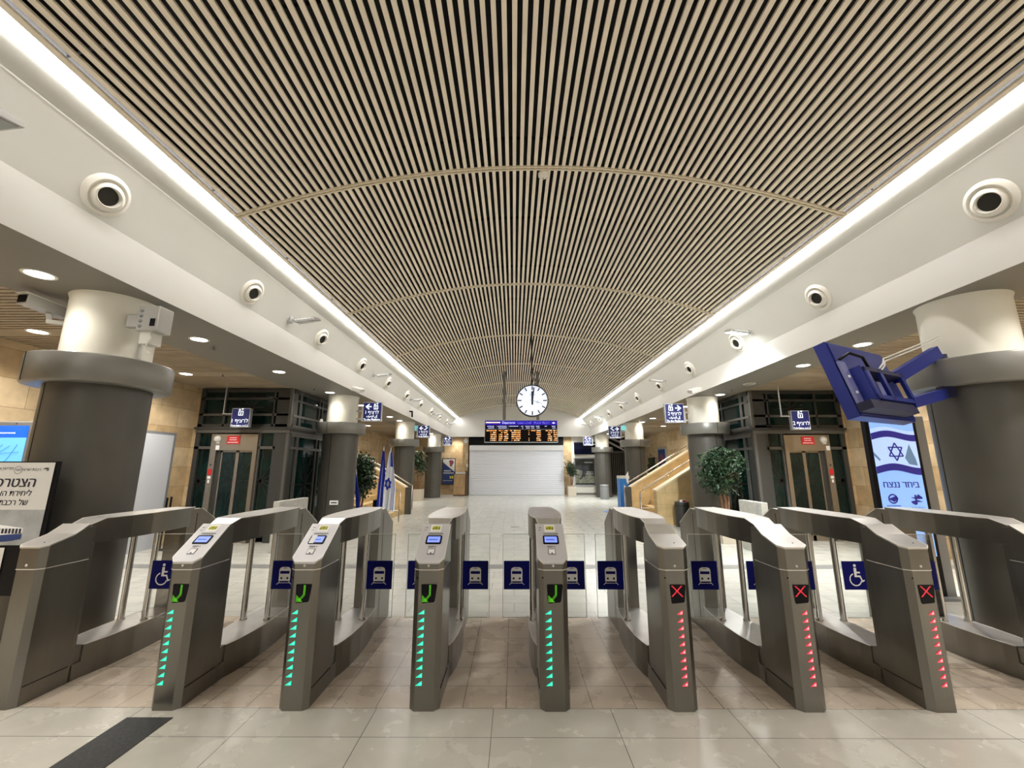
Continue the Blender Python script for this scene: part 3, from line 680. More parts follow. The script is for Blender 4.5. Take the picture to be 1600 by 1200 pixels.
# ================================================================ ELEVATORS
def glass_pane(b, x0, x1, z0, z1, y, m, star=None):
    b.box(x0, x1, y, y + .02, z0, z1, m)
    if star:
        sx, sz, rad, n = star
        for k in range(n):
            a = 2 * math.pi * k / n; ex, ez = sx + rad * math.cos(a), sz + rad * math.sin(a)
            # clip to the pane
            t = 1.
            dx, dz = ex - sx, ez - sz
            for p, d, lo, hi in ((sx, dx, x0, x1), (sz, dz, z0, z1)):
                if d > 1e-6: t = min(t, (hi - p) / d)
                elif d < -1e-6: t = min(t, (lo - p) / d)
                elif not lo <= p <= hi: t = 0
            if t > .05 and x0 <= sx <= x1: b.bar((sx, y - .002, sz), (sx + dx * t, y - .002, sz + dz * t), .026, .004, 'eline', up=(0, 1, 0))
def elevator(side, xo, xi, Y, label):
    """front face in plane y=Y between xo (wall side) and xi (hall side); mirrored by side"""
    s = side; t = thing('elevator', label, 'elevator', (xi, Y, 0)); ZT = 3.375
    # local x: 0 at hall-side corner growing toward the wall
    Wd = abs(xo - xi); D = 2.3
    def X(x): return s * x
    def bx(b, x0, x1, y0, y1, z0, z1, m): b.box(min(X(x0), X(x1)), max(X(x0), X(x1)), y0, y1, z0, z1, m)
    b = MB()
    bx(b, .0, .28, 0, .28, 0, ZT, 'ebl'); bx(b, -.01, .05, -.01, .05, 0, ZT, 'ebl2'); bx(b, Wd - .1, Wd, 0, .1, 0, ZT, 'ebl')
    bx(b, 0, Wd, .02, .1, 3.30, ZT, 'ebl'); bx(b, 0, Wd, .0, .08, 3.12, 3.17, 'ebl'); bx(b, 0, Wd, .0, .08, 2.75, 2.80, 'ebl2')
    bx(b, 0, Wd, .0, .08, 2.49, 2.56, 'ebl'); bx(b, .28, .33, 0, .08, 0, 3.3, 'ebl'); bx(b, .62, .67, 0, .08, 0, 2.35, 'ebl2')
    bx(b, .38, .42, 0, .08, 2.5, 3.3, 'ebl'); bx(b, Wd - .60, Wd - .56, 0, .08, 2.5, 3.3, 'ebl')
    bx(b, .28, .65, 0, .06, 2.0, 2.06, 'ebl2'); bx(b, Wd - .42, Wd, 0, .06, 2.0, 2.06, 'ebl2')
    for z0, z1 in ((3.28, 3.375), (3.1, 3.15), (2.74, 2.79), (2.49, 2.55), (2.29, 2.36), (2.0, 2.06), (0, .2)): bx(b, -.01, .06, .1, D, z0, z1, 'ebl2' if z0 < 2.8 else 'ebl')
    for y in (.36, .42 + .0, 1.35, 1.52): bx(b, -.012, .05, y, y + .035, 0, ZT, 'ebl2')
    bx(b, -.01, .06, D - .08, D, 0, ZT, 'ebl')
    b.build('frame', t)
    b = MB(); bx(b, -.05, Wd + .03, -.05, .1, 2.44, 2.49, 'ebl'); bx(b, -.02, Wd, -.02, .1, 2.36, 2.44, 'ebl2'); bx(b, -.05, .1, .1, D, 2.44, 2.49, 'ebl'); bx(b, -.02, .1, .1, D, 2.36, 2.44, 'ebl2'); b.build('cornice', t)
    # glazing
    b = MB()
    def pane(x0, x1, z0, z1, m, star=None):
        st = (X(star[0]), star[1], star[2], star[3]) if star else None
        glass_pane(b, min(X(x0), X(x1)), max(X(x0), X(x1)), z0, z1, .05, m, st)
    cx = Wd - 1.0 + .0
    for x0, x1 in ((.33, .62), (Wd - .40, Wd - .1)): pane(x0, x1, 2.06, 2.36, 'eglass2'); pane(x0, x1, .1, 2.0, 'eglass2', ((x0 + x1) / 2 + .08, 1.3, 1.5, 12))
    for z0, z1 in ((2.56, 2.75), (2.8, 3.12), (3.17, 3.3)):
        for x0, x1 in ((.05 + .28, .38), (.42, Wd - .60), (Wd - .56, Wd - .1)): pane(x0, x1, z0, z1, 'eglass' if z0 > 3 else 'eglass2', ((x0 + x1) / 2, 2.95, .3, 8) if z0 == 2.8 and x1 - x0 > .5 else None)
    b.build('front_glazing', t)
    b = MB(); bx(b, .02, .03, .28, D, .1, 2.3, 'eglass2'); bx(b, .02, .03, .28, D, 2.55, 3.3, 'eglass')
    for k in range(12):
        a = 2 * math.pi * k / 12; b.bar((X(.012), .95, 1.2), (X(.012), .95 + .42 * math.cos(a), 1.2 + .75 * math.sin(a)), .004, .034, 'eline')
    b.build('side_glazing', t)
    b = MB(); bx(b, .0, Wd, D - .05, D, 0, ZT, 'ebl'); bx(b, Wd - .03, Wd, .1, D, 0, ZT, 'ebl'); bx(b, .4, Wd - .1, .5, .52, 0, ZT, 'dark'); b.build('shaft', t)
    # steel portal and sliding doors
    x0, x1 = (.53, 1.58); b = MB()
    x0, x1 = Wd - 1.50 + .06, Wd - .40
    bx(b, x0, x0 + .09, -.04, .09, 0, 2.33, 'esteel'); bx(b, x1 - .13, x1, -.04, .09, 0, 2.33, 'esteel'); bx(b, x0 + .09, x1 - .13, -.04, .09, 1.97, 2.33, 'esteel')
    bx(b, x1 - .21, x1 - .13, .02, .1, 0, 1.97, 'ebl'); b.build('portal', t)
    dx0, dx1 = x0 + .09, x1 - .21; mid = (dx0 + dx1) / 2
    for a, c in ((dx0, mid), (mid, dx1)):
        b = MB(); fr = .035
        bx(b, a, a + fr, .03, .05, 0, 1.97, 'esteel'); bx(b, c - fr, c, .03, .05, 0, 1.97, 'esteel'); bx(b, a, c, .03, .05, 1.93, 1.97, 'esteel'); bx(b, a, c, .03, .05, 0, .12, 'esteel')
        dr = b.build('door_leaf', t)
        b = MB(); zz = (X(a + fr), X(c - fr)); b.box(min(zz), max(zz), .042, .048, .12, 1.93, 'eglass2')
        for k in range(14):
            an = 2 * math.pi * k / 14; ex = mid + .8 * math.cos(an); ez = 1.3 + .8 * math.sin(an)
            # clip between glass limits
            dxx, dzz = ex - mid, ez - 1.3; lo, hi = (a + fr, c - fr)
            ts = [0, 1]
            if abs(dxx) > 1e-5:
                ta, tb = sorted(((lo - mid) / dxx, (hi - mid) / dxx)); ts = [max(0, ta), min(1, tb)]
            elif not lo < mid < hi: continue
            if ts[1] > ts[0]: b.bar((X(mid + dxx * ts[0]), .04, 1.3 + dzz * ts[0]), (X(mid + dxx * ts[1]), .04, 1.3 + dzz * ts[1]), .024, .003, 'eline', up=(0, 1, 0))
        b.build('door_glass', dr)
    # signs and controls on the portal
    b = MB(); sx = X((x0 + x1) / 2 + .02)
    b.box(sx - .145, sx + .145, -.052, -.041, 2.11, 2.29, 'redsign')
    for z, ww in ((2.245, .17), (2.20, .17), (2.145, .24)):
        for k in range(int(ww / .018)): b.box(sx - ww / 2 + k * .018, sx - ww / 2 + k * .018 + .012, -.054, -.052, z - .009, z + .009, 'sheet')
    b.build('red_notice', t)
    b = MB(); pxx = X(x1 - .14); b.lathe([(0, .06), (.045, .055), (.07, .03), (.075, 0)], 'white', 20, c=(pxx, -.04, 2.22), ax=(0, -1, 0), cap=False); b.box(pxx - .02, pxx + .05, -.055, -.04, 2.12, 2.2, 'white'); b.build('sounder', t)
    b = MB(); pxx = X(x1 - (.16 if s < 0 else .06)); b.box(pxx - .04, pxx + .04, -.045, -.041, 1.98, 2.08, 'sheet'); b.build('paper_note', t)
    b = MB(); pxx = X(x1 - .06)
    b.box(pxx - .04, pxx + .04, -.046, -.041, 1.43, 1.56, 'redsign'); b.box(pxx - .035, pxx + .035, -.046, -.041, 1.35, 1.41, 'sheet'); b.box(pxx - .02, pxx + .02, -.046, -.041, 1.26, 1.33, 'sheet'); b.box(pxx - .02, pxx + .02, -.046, -.041, 1.1, 1.2, 'kiosk'); b.lathe([(0, 0), (.02, 0)], 'ink', 12, c=(pxx, -.042, 1.65), ax=(0, -1, 0), cap=False)
    b.build('call_panel', t)
    return t
elevator(-1, -7.18, -5.08, 9.4, 'dark framed glass elevator tower at left wall with steel doors')
elevator(1, 7.65, 5.55, 9.7, 'dark framed glass elevator tower at right wall with steel doors')
# stone fillers beside elevators
b = MB(); b.box(XL, -7.17, 9.45, 9.7, 0, 3.5, 'stone_x'); b.box(7.64, XR, 9.75, 10.0, 0, 3.5, 'stone_x'); struct(b.build('trim_2'))

# ---------------------------------------------------------------- hanging and column signs
def lift_icon(b, cx, cz, k, fn, m='white_e', bg='blue'):
    r = lambda x0, x1, z0, z1, mm, e=0.: b.poly([fn(cx + x * k, cz + z * k, e) for x, z in ((x0, z0), (x1, z0), (x1, z1), (x0, z1))], mm)
    r(-.5, .5, -.62, .3, m); r(-.34, .34, -.48, .16, bg, .001); r(-.09, .09, -.42, .05, m, .002)
    b.poly([fn(cx + x * k, cz + z * k, 0) for x, z in ((-.55, .45), (-.02, .45), (-.28, .78))], m); b.poly([fn(cx + x * k, cz + z * k, 0) for x, z in ((.02, .78), (.55, .78), (.28, .45))], m)
    r(-.36, -.2, .4, .5, m); r(.2, .36, .75, .85, m)
def arrow_icon(b, cx, cz, k, fn, d, m='white_e'):
    P = lambda pts: b.poly([fn(cx + d * x * k, cz + z * k, 0) for x, z in pts], m)
    P([(.1, -.12), (.75, -.12), (.75, .12), (.1, .12)]); 
    P([(-.75, 0), (-.6, -.14), (.1, -.72), (.28, -.55), (-.35, 0)][::1]); P([(-.75, 0), (-.35, 0), (.28, .55), (.1, .72), (-.6, .14)]); P([(-.5, -.11), (.3, -.11), (.3, .11), (-.5, .11)])
def stairs_icon(b, cx, cz, k, fn, d, m='white_e'):
    P = lambda pts: b.poly([fn(cx + d * x * k, cz + z * k, 0) for x, z in pts], m)
    P([(-.7, -.6), (-.2, -.6), (.45, .05), (.7, .05), (.7, .3), (.3, .3), (-.35, -.35), (-.7, -.35)]); P([(.0, .35), (.5, .85), (-.45, .75)])
def platform_sign(X, Y, z, num, kind, col_x, label, w=.48, h=.49):
    t = thing('platform_sign', label, 'sign', (X, Y, z), 0, 'blue platform signs')
    b = MB(); b.box(-w / 2, w / 2, 0, .09, -h / 2, h / 2, 'silver'); b.build('case', t, bevel=.004)
    b = MB(); b.box(-w / 2 + .015, w / 2 - .015, -.004, 0, -h / 2 + .015, h / 2 - .015, 'blue')
    fn = lambda x, zz, e=0.: (x, -.0055 - e, zz)
    d = 1 if X < 0 else -1
    if kind == 'hang':
        lift_icon(b, 0, .115, .11, fn); text(b, 'לרציף ' + num, 0, -.075, .115, 'white_e', fn, width=.36)
        text(b, 'To the Platform', -.07, -.175, .05, 'white_e', fn, off=.02, width=.22); text(b, AR_PLAT, .12, -.175, .05, 'white_e', fn, off=.02, width=.13)
    else:
        arrow_icon(b, -d * .1, .13, .105, fn, d)
        (lift_icon if kind == 'lift' else stairs_icon)(b, d * .09, .13, .11, fn, *(() if kind == 'lift' else (d,)))
        text(b, 'לרציף ' + num, 0, -.02, .12, 'white_e', fn, width=.34)
        text(b, AR_PLAT, 0, -.12, .08, 'white_e', fn, off=.02, width=.28); text(b, 'To the Platform', 0, -.20, .075, 'white_e', fn, off=.025, width=.42)
    b.build('face', t)
    b = MB()
    if kind == 'hang':
        rx = -.42 if X < 0 else -.38; ztop = (3.40 if X < 0 else 3.385) - z
        b.bar((-w / 2 if rx < 0 else w / 2, .045, .09), (rx - .02, .045, .09), .02, .02, 'silver'); b.bar((rx, .045, .09), (rx, .045, ztop), .02, .02, 'silver')
    else:
        sx = -1 if col_x < X else 1; b.box(*sorted((sx * w / 2, sx * (w / 2 + .04))), .01, .08, -h / 2, h / 2 - .1, 'camgrey')
        b.box(*sorted((sx * w / 2, col_x - X - sx * .36)), .03, .06, .0, .04, 'camgrey'); b.box(*sorted((sx * w / 2, col_x - X - sx * .36)), .03, .06, -.2, -.16, 'camgrey')
    b.build('bracket', t)
zz = 2.99
platform_sign(-3.62, 10.55, zz, '1', 'lift', -4.4, 'blue sign with left arrow and lift icon on second left column')
platform_sign(-3.64, 16.8, 3.01, '1', 'stairs', -4.4, 'blue sign with left arrow on third left column')
platform_sign(-3.64, 23.0, 3.01, '1', 'stairs', -4.4, 'small far blue sign on fourth left column')
platform_sign(4.09, 10.55, 2.95, '2', 'lift', 4.8, 'blue sign with right arrow and lift icon on second right column')
platform_sign(4.05, 16.8, 2.98, '2', 'stairs', 4.8, 'blue sign with right arrow on third right column')
platform_sign(4.05, 23.0, 3.01, '2', 'stairs', 4.8, 'small far blue sign on fourth right column')
platform_sign(-6.02, 9.1, 2.67, '1', 'hang', 0, 'blue sign hanging on a thin rod before the left elevator', .41, .42)
platform_sign(6.27, 9.1, 2.61, '2', 'hang', 0, 'blue sign hanging on a thin rod before the right elevator', .40, .42)

# ---------------------------------------------------------------- departures board and clock
t = thing('departure_board', 'black departures board with amber rows hanging from two poles', 'departure board', (.26, 15, 2.87))
b = MB(); b.box(-1.32, 1.32, 0, .22, -.40, .40, 'silver'); b.build('case', t, bevel=.006)
b = MB(); fn = lambda x, z, e=0.: (x, -.008 - e, z)
rr = lambda x0, x1, z0, z1, m, e=0.: b.poly([fn(x0, z0, e), fn(x1, z0, e), fn(x1, z1, e), fn(x0, z1, e)], m)
b.box(-1.30, 1.30, -.006, 0, -.38, .38, 'board'); rr(-1.3, 1.3, .22, .38, 'board_h'); rr(-1.3, 1.3, .07, .22, 'board_n'); rr(-1.3, 1.3, .06, .072, 'silver')
for k in range(11): rr(-1.27 + k * .048, -1.235 + k * .048, .29, .335, 'amber_w', .001)
text(b, 'Departures', -.45, .295, .12, 'board_t', fn, bold=.06, width=.46); text(b, AR_DEP, .12, .295, .1, 'board_t', fn, off=.02, width=.5); text(b, 'רכבות יוצאות', .75, .295, .12, 'board_t', fn, width=.56)
for a in (-1, 1): b.poly([fn(1.17 + a * .07, .295, .001), fn(1.17, .265, .001), fn(1.17 - a * .02, .295, .001), fn(1.17, .325, .001)], 'board_t')
for x0, x1, dbl in ((-1.22, -.97, 1), (-.85, -.5, 1), (-.43, -.10, 0), (0, .1, 1), (.15, .32, 1), (.34, .50, 1), (.53, .68, 1), (.85, .93, 0), (1.1, 1.26, 1)):
    for row in ((.175, .115) if dbl else (.175,)):
        x = x0 + (.03 if row < .15 else 0)
        while x < x1 - .02: rr(x, x + .02, row - .012, row + .014, 'board_t', .001); x += .028
for x in (-.9, -.47, -.05): rr(x, x + .006, .085, .21, 'silver', .001)
random.seed(3)
for rI in range(6):
    z = .02 - rI * .068
    for x0, x1 in ((-1.25 if rI == 0 else -1.1, -.88), (-.80, -.66), (-.62, -.46), (-.40 if rI == 0 else -.34, -.03), (.27, .30), (.36 if rI == 0 else .56, .52 if rI == 0 else .56), (.55, .72), (.88 if rI == 0 else .95, 1.12), (1.16, 1.28)):
        x = x0
        while x < x1 - .012:
            if random.random() < .88: rr(x, x + .021, z - .018, z + .018 - random.random() * .008, 'amber_w' if random.random() < .35 else 'amber', .001)
            x += .027
b.build('display', t)
for x in (-.61, .61): b = MB(); b.bar((x, .11, .4), (x, .11, 2.22), .06, .11, 'pole'); b.build('hanger_pole', t)
t = thing('station_clock', 'round white double sided station clock hanging on a dark rod', 'clock', (.47, 10.5, 3.27))
b = MB(); b.lathe([(.385, .0), (.41, .0), (.415, .02), (.415, .11), (.41, .13), (.385, .13)], 'darkpole', 64, ax=(0, 1, 0), cap=False); b.build('rim', t)
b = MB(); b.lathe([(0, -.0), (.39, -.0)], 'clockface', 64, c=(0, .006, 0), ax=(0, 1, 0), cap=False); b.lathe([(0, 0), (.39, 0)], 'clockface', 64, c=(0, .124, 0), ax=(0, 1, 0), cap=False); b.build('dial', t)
for k in range(12):
    b = MB(); a = R(30 * k); L = .09 if k % 3 else .1
    b.bar((math.sin(a) * .375, .0, math.cos(a) * .375), (math.sin(a) * (.375 - L), .0, math.cos(a) * (.375 - L)), .028, .002, 'ink', up=(0, 1, 0)); b.build('hour_mark', t)
b = MB(); b.bar((-.07, 0, .15), (.08, 0, .15), .008, .002, 'grey_txt', up=(0, 1, 0)); b.build('maker_mark', t)
b = MB(); b.bar((0, -.004, -.11), (0, -.004, .24), .045, .002, 'ink', up=(0, 1, 0)); b.build('hour_hand', t)
b = MB(); b.bar((-.005, -.007, -.11), (.045, -.007, .34), .03, .002, 'ink', up=(0, 1, 0)); b.build('minute_hand', t)
b = MB(); b.bar((-.06, -.010, .02), (.25, -.010, -.08), .007, .002, 'grey_txt', up=(0, 1, 0)); b.lathe([(.02, 0), (.028, 0)], 'grey_txt', 20, c=(.135, -.011, -.042), ax=(0, 1, 0), cap=False); b.build('second_hand', t)
b = MB(); b.bar((0, .065, .41), (0, .065, 1.86), .04, .04, 'darkpole'); b.bar((.09, .065, .41), (.0, .065, 1.0), .015, .015, 'darkpole'); b.build('hanger_rod', t)

# ---------------------------------------------------------------- far wall: shutter, desk, posters
t = thing('roller_shutter', 'closed pale grey roller shutter in the middle of the far wall', 'roller shutter', (.15, 25.0, 0))
b = MB(); n = 22; H = 2.56
for k in range(n):
    z0 = H * k / n; z1 = H * (k + 1) / n
    b.add([(-2.66, 0, z0), (2.66, 0, z0), (2.66, 0, z0 + .012), (-2.66, 0, z0 + .012), (-2.66, -.03, z0 + .03), (2.66, -.03, z0 + .03), (2.66, -.03, z1 - .006), (-2.66, -.03, z1 - .006), (2.66, 0, z1), (-2.66, 0, z1)],
          [(0, 1, 2, 3), (3, 2, 5, 4), (4, 5, 6, 7), (7, 6, 8, 9)], 'shutter')
b.build('curtain', t)
b = MB(); b.box(-2.78, 2.78, -.18, .1, 2.56, 2.87, 'shutter_b'); b.build('hood', t, bevel=.02)
for sx in (-1, 1):
    b = MB(); b.box(*sorted((sx * 2.66, sx * 2.78)), -.05, .08, 0, 2.56, 'shutter_b'); b.build('guide_rail', t)
t = thing('reception_desk', 'narrow wooden drawer desk left of the shutter', 'desk', (-3.1, 24.42, 0))
b = MB(); b.box(-.34, .30, 0, .6, .05, 1.2, 'wood'); b.box(-.36, .36, -.02, .62, 0, .06, 'darkwood'); b.box(.3, .42, 0, .6, 0, 1.38, 'darkwood'); b.build('body', t, bevel=.008)
for k, (a, c) in enumerate(((.08, .46), (.50, .94), (.98, 1.17))):
    b = MB(); b.box(-.325, .285, -.02, 0, a, c, 'wood'); b.build('drawer_front', t, bevel=.006)
b = MB(); b.box(-.24, .36, .0, .35, 1.22, 1.32, 'white'); b.box(-.30, .38, -.02, .6, 1.2, 1.22, 'darkwood'); b.build('counter_top', t)
b = MB(); b.lathe([(0, -.16), (.10, -.12), (.14, 0), (.12, .08), (.06, .12), (.06, .18)], 'white', 20, cap=False); tag(b.build('dome_camera', loc=(-2.85, 24.9, 3.12)), 'white dome camera at the top left corner of the shutter', 'camera')
b = MB(); b.box(-.06, .06, -.05, 0, -.09, .09, 'white'); tag(b.build('call_box', loc=(-2.76, 25.1, 1.7)), 'small white box on the wall edge left of the shutter', 'wall box')
b = MB(); b.box(-.05, .05, -.04, 0, -.08, .08, 'white'); b.box(-.05, .05, -.04, 0, .18, .3, 'white'); tag(b.build('switch_box', loc=(3.05, 25.6, 1.75)), 'pair of small white switches right of the shutter', 'switch')
# left poster
t = thing('wall_poster', 'blue wall poster in dark frame on far left stone wall', 'poster', (-3.93, 25.55, 1.35))
b = MB(); b.box(-.40, .40, 0, .05, -.78, .78, 'ebl'); b.build('frame', t)
b = MB(); b.box(-.355, .355, -.006, 0, -.73, .73, 'poster_navy'); q = lambda pts, m, e=0.: b.poly([(x, -.008 - e, z) for x, z in pts], m)
q([(-.355, .73), (.355, .73), (.355, -.02), (-.355, .55)], 'poster_w'); q([(.0, .62), (.12, .68), (.28, .64), (.30, .50), (.22, .40), (.20, .3), (.08, .3), (.05, .5)], 'maroon', .001)
for k in range(6): q([(-.27 + k * .07, .0), (-.22 + k * .07, .0), (-.22 + k * .07, .07), (-.27 + k * .07, .07)], 'poster_w', .001)
for k in range(9): q([(-.3 + k * .07, -.13), (-.25 + k * .07, -.13), (-.25 + k * .07, -.06), (-.3 + k * .07, -.06)], 'poster_w', .001)
for k in range(2): q([(.08 + k * .12, -.42), (.17 + k * .12, -.42), (.17 + k * .12, -.27), (.08 + k * .12, -.27)], 'yellow', .001)
for k in range(8): q([(-.3 + k * .07, -.56), (-.26 + k * .07, -.56), (-.26 + k * .07, -.52), (-.3 + k * .07, -.52)], 'poster_w', .001)
b.build('print', t)
# right poster
t = thing('wall_poster', 'dark photo poster of a running figure in silver frame, far right wall', 'poster', (4.26, 25.53, 1.35))
b = MB(); b.box(-.66, .66, 0, .07, -.86, .82, 'silver'); b.build('frame', t)
b = MB(); b.box(-.58, .58, -.006, 0, -.78, .76, 'poster_dk'); q = lambda pts, m, e=0.: b.poly([(x, -.008 - e, z) for x, z in pts], m)
q([(-.58, -.68), (.58, -.68), (.58, -.28), (.2, -.18), (-.1, -.3), (-.58, -.2)], 'poster_gr'); q([(-.58, .1), (-.3, .16), (-.14, .0), (-.2, -.25), (-.5, -.15)], 'poster_gr', .0005)
q([(-.22, .38), (-.14, .5), (-.06, .42), (-.02, .2), (.06, .08), (.02, -.02), (-.06, .04), (-.1, -.12), (.02, -.3), (-.06, -.34), (-.18, -.12), (-.14, .1), (-.2, .2)], 'ink', .001)
q([(-.2, .12), (-.42, .16), (-.44, .12), (-.18, .04)], 'ink', .001); q([(-.12, -.2), (-.34, -.44), (-.26, -.48), (.0, -.2)], 'ink', .001)
for k in range(7): q([(0 + k * .07, .50), (.05 + k * .07, .50), (.05 + k * .07, .56), (0 + k * .07, .56)], 'poster_w', .001)
for r_, n_ in ((-.06, 6), (-.17, 7)):
    for k in range(n_): q([(.46 - k * .07, r_), (.51 - k * .07, r_), (.51 - k * .07, r_ + .05), (.46 - k * .07, r_ + .05)], 'poster_w', .001)
b.build('print', t)
b = MB(); b.box(-.65, .65, 0, .06, -.36, .36, 'board_n'); tag(b.build('wall_screen', loc=(4.3, 25.52, 2.72)), 'black blank screen above the dark poster on the far right wall', 'screen')

# ---------------------------------------------------------------- plants
def plant(X, Y, z0, zc, rx, rz, n, label, pot=True, trunk_r=.03, seed=1, leaf=.075, potdim=(.45, .5)):
    rnd = random.Random(seed); t = thing('potted_tree', label, 'potted plant', (X, Y, 0))
    b = MB()
    for dx, dy in ((0, 0), (.05, .03), (-.04, .04)):
        pts = [(dx, dy, z0), (dx * 1.6 + .02, dy, z0 + (zc - z0) * .4), (dx * 2 - .02, dy * 2, zc - rz * .2), (dx * 3, dy * 3, zc + rz * .4)]
        b.tube(pts, trunk_r, 'bark', 8, trunk_r * .5)
    for k in range(14):
        a = rnd.uniform(0, 6.28); e = rnd.uniform(-.4, 1.2); p = Vector((math.cos(a) * math.cos(e) * rx * .8, math.sin(a) * math.cos(e) * rx * .8, zc + math.sin(e) * rz * .8))
        b.tube([(0, 0, zc - rz * .4), p], .01, 'bark', 5, .004)
    b.build('trunk', t)
    b = MB()
    cl = [(Vector((rnd.gauss(0, .5), rnd.gauss(0, .5), rnd.gauss(0, .5)))) for _ in range(16)]
    for k in range(n):
        while True:
            c = rnd.choice(cl); p = c + Vector((rnd.gauss(0, .3), rnd.gauss(0, .3), rnd.gauss(0, .28)))
            if p.length < 1.05: break
        p = Vector((p.x * rx, p.y * rx, zc + p.z * rz))
        d = Vector((rnd.gauss(0, 1), rnd.gauss(0, 1), rnd.gauss(-.4, .8))).normalized(); u = d.cross(Vector((rnd.gauss(0, 1), rnd.gauss(0, 1), 1))).normalized()
        L = leaf * rnd.uniform(.7, 1.3); wd = L * .22
        nn = d.cross(u) * L * .08
        b.add([p, p + d * L * .5 + u * wd + nn, p + d * L, p + d * L * .5 - u * wd + nn], [(0, 1, 2, 3)], 'leaf2' if rnd.random() < .18 else 'leaf')
    b.build('foliage', t)
    if pot:
        b = MB(); w2, h = potdim; b.box(-w2 / 2, w2 / 2, -w2 / 2, w2 / 2, 0, h, 'pot'); b.box(-w2 / 2 + .03, w2 / 2 - .03, -w2 / 2 + .03, w2 / 2 - .03, h, h + .004, 'bark'); b.build('planter', t, bevel=.01)
    return t
plant(4.66, 9.55, .45, 1.52, .52, .52, 2600, 'bushy indoor tree with several stems before second right column', seed=4, leaf=.1, trunk_r=.035)
plant(-4.36, 12.12, .4, 1.38, .42, .62, 1900, 'leafy indoor tree behind the second left column', seed=8, leaf=.12)
plant(-4.72, 21.0, .55, 1.75, .42, .62, 700, 'small far indoor tree in square beige planter, left side', seed=5, leaf=.14, potdim=(.52, .55))
plant(3.26, 24.2, .6, 1.55, .33, .5, 700, 'small indoor tree in beige planter right of the roller shutter', seed=6, leaf=.12, trunk_r=.035, potdim=(.45, .55))
plant(7.25, 22.5, .5, 1.6, .35, .6, 300, 'dark indoor tree by the right wall beyond the stairs', seed=9, leaf=.14)

# ---------------------------------------------------------------- stairs
def stair_side(s, x0, Y, z0, label, name, L=3.4, sl=.585, th=.28, cap=True, rail=True, low=None, endcap=False):
    """stone parapet rising away from the hall (direction s in x)"""
    t = thing(name, label, 'stair parapet', (x0, Y, 0))
    b = MB(); b.prism([(0, 0), (s * L, 0), (s * L, z0 + L * sl), (0, z0)], lambda x, z, y: (x, y, z), 0, th, 'stone_s'); b.build('wall_body', t)
    b = MB(); b.bar((-s * .01, th / 2, z0 + .02), (s * L, th / 2, z0 + L * sl + .02), th + .04, .045, 'stonecap', up=(0, 0, 1)); b.build('coping', t)
    if endcap:
        b = MB(); b.box(*sorted((0, -s * .17)), -.02, th, 0, z0 + .02, 'colgrey'); b.build('end_panel', t)
    return t
stair_side(1, 4.08, 12.3, .92, 'near yellow stone stair parapet on the right beyond the bin', 'stair_parapet', L=2.6)
stair_side(1, 4.10, 15.0, .90, 'far yellow stone stair parapet on the right with grey end', 'stair_parapet', endcap=True)
stair_side(-1, -3.80, 15.0, .88, 'yellow stone stair parapet on the left with grey end', 'stair_parapet', endcap=True)
for s, xx, lb in ((1, 4.15, 'flight of stone steps rising to the right between parapets'), (-1, -3.9, 'flight of stone steps rising to the left behind the flags')):
    b = MB()
    for k in range(11): b.box(*sorted((xx + s * .29 * k, xx + s * .29 * 11)), 12.62, 14.96, .165 * k, .165 * (k + 1), 'stone_s')
    tag(b.build('stair_flight'), lb, 'stairs')
def handrail(pts, label, r=.022, posts=()):
    t = thing('handrail', label, 'handrail', pts[0]); o = Vector(pts[0])
    b = MB(); b.tube([Vector(p) - o for p in pts], r, 'handrail', 10); b.build('rail_tube', t)
    for a, c in posts:
        b = MB(); b.tube([Vector(a) - o, Vector(c) - o], .012, 'handrail', 8); b.build('rail_bracket', t)
handrail([(3.89, 15.1, 0), (3.89, 15.1, .98), (4.02, 15.1, 1.06), (7.2, 15.1, 2.92)], 'steel handrail on top of the far right stair parapet', posts=[((4.7, 15.1, 1.31), (4.7, 15.1, 1.44)), ((5.6, 15.1, 1.84), (5.6, 15.1, 1.96))])
handrail([(3.80, 12.95, 0), (3.80, 12.95, .86), (3.92, 12.95, .96), (6.4, 12.95, 2.42)], 'steel handrail with end post at the right stair foot', posts=[((4.6, 12.95, 1.22), (4.6, 12.75, 1.36)), ((3.80, 12.95, .4), (4.15, 12.95, .4)), ((3.80, 12.95, .28), (4.15, 12.95, .28))])
handrail([(-3.43, 12.9, 0), (-3.43, 12.9, .86), (-3.55, 12.9, .94), (-6.4, 12.9, 2.6)], 'steel handrail with end post at the left stair foot', posts=[((-3.43, 12.9, .3), (-3.8, 12.9, .3))])
handrail([(-3.60, 15.1, 0), (-3.60, 15.1, .96), (-3.72, 15.1, 1.04), (-7.1, 15.1, 3.02)], 'steel handrail on top of the left stair parapet', posts=[((-4.5, 15.1, 1.36), (-4.5, 15.1, 1.48))])

# ---------------------------------------------------------------- bins, slabs, flags, kiosks
def bin_(X, Y, r, h, m, label, tagm=None):
    t = thing('waste_bin', label, 'bin', (X, Y, 0)); b = MB(); b.lathe([(r * .92, 0), (r, .04), (r, h - .03), (r * .97, h), (r * .8, h), (r * .78, h - .05), (0, h - .05)], m, 32, cap=False); b.lathe([(r * 1.01, h - .1), (r * 1.01, h - .09)], 'black', 32, cap=False); b.build('drum', t)
    if tagm: b = MB(); b.box(-.09, .07, -r * .6, -r * .5, h - .02, h + .06, 'sheet'); b.box(-.02, .07, -r * .62, -r * .6, h - .0, h + .05, 'redsign'); b.build('notice_card', t)
bin_(4.66, 12.0, .19, .66, 'ebl', 'dark round bin with red and white card beside right stone stair', 1)
bin_(4.62, 21.9, .22, .72, 'kiosk', 'grey round bin beside the fourth right column')
bin_(-3.85, 12.35, .19, .68, 'black', 'black round bin behind the flags on the left')
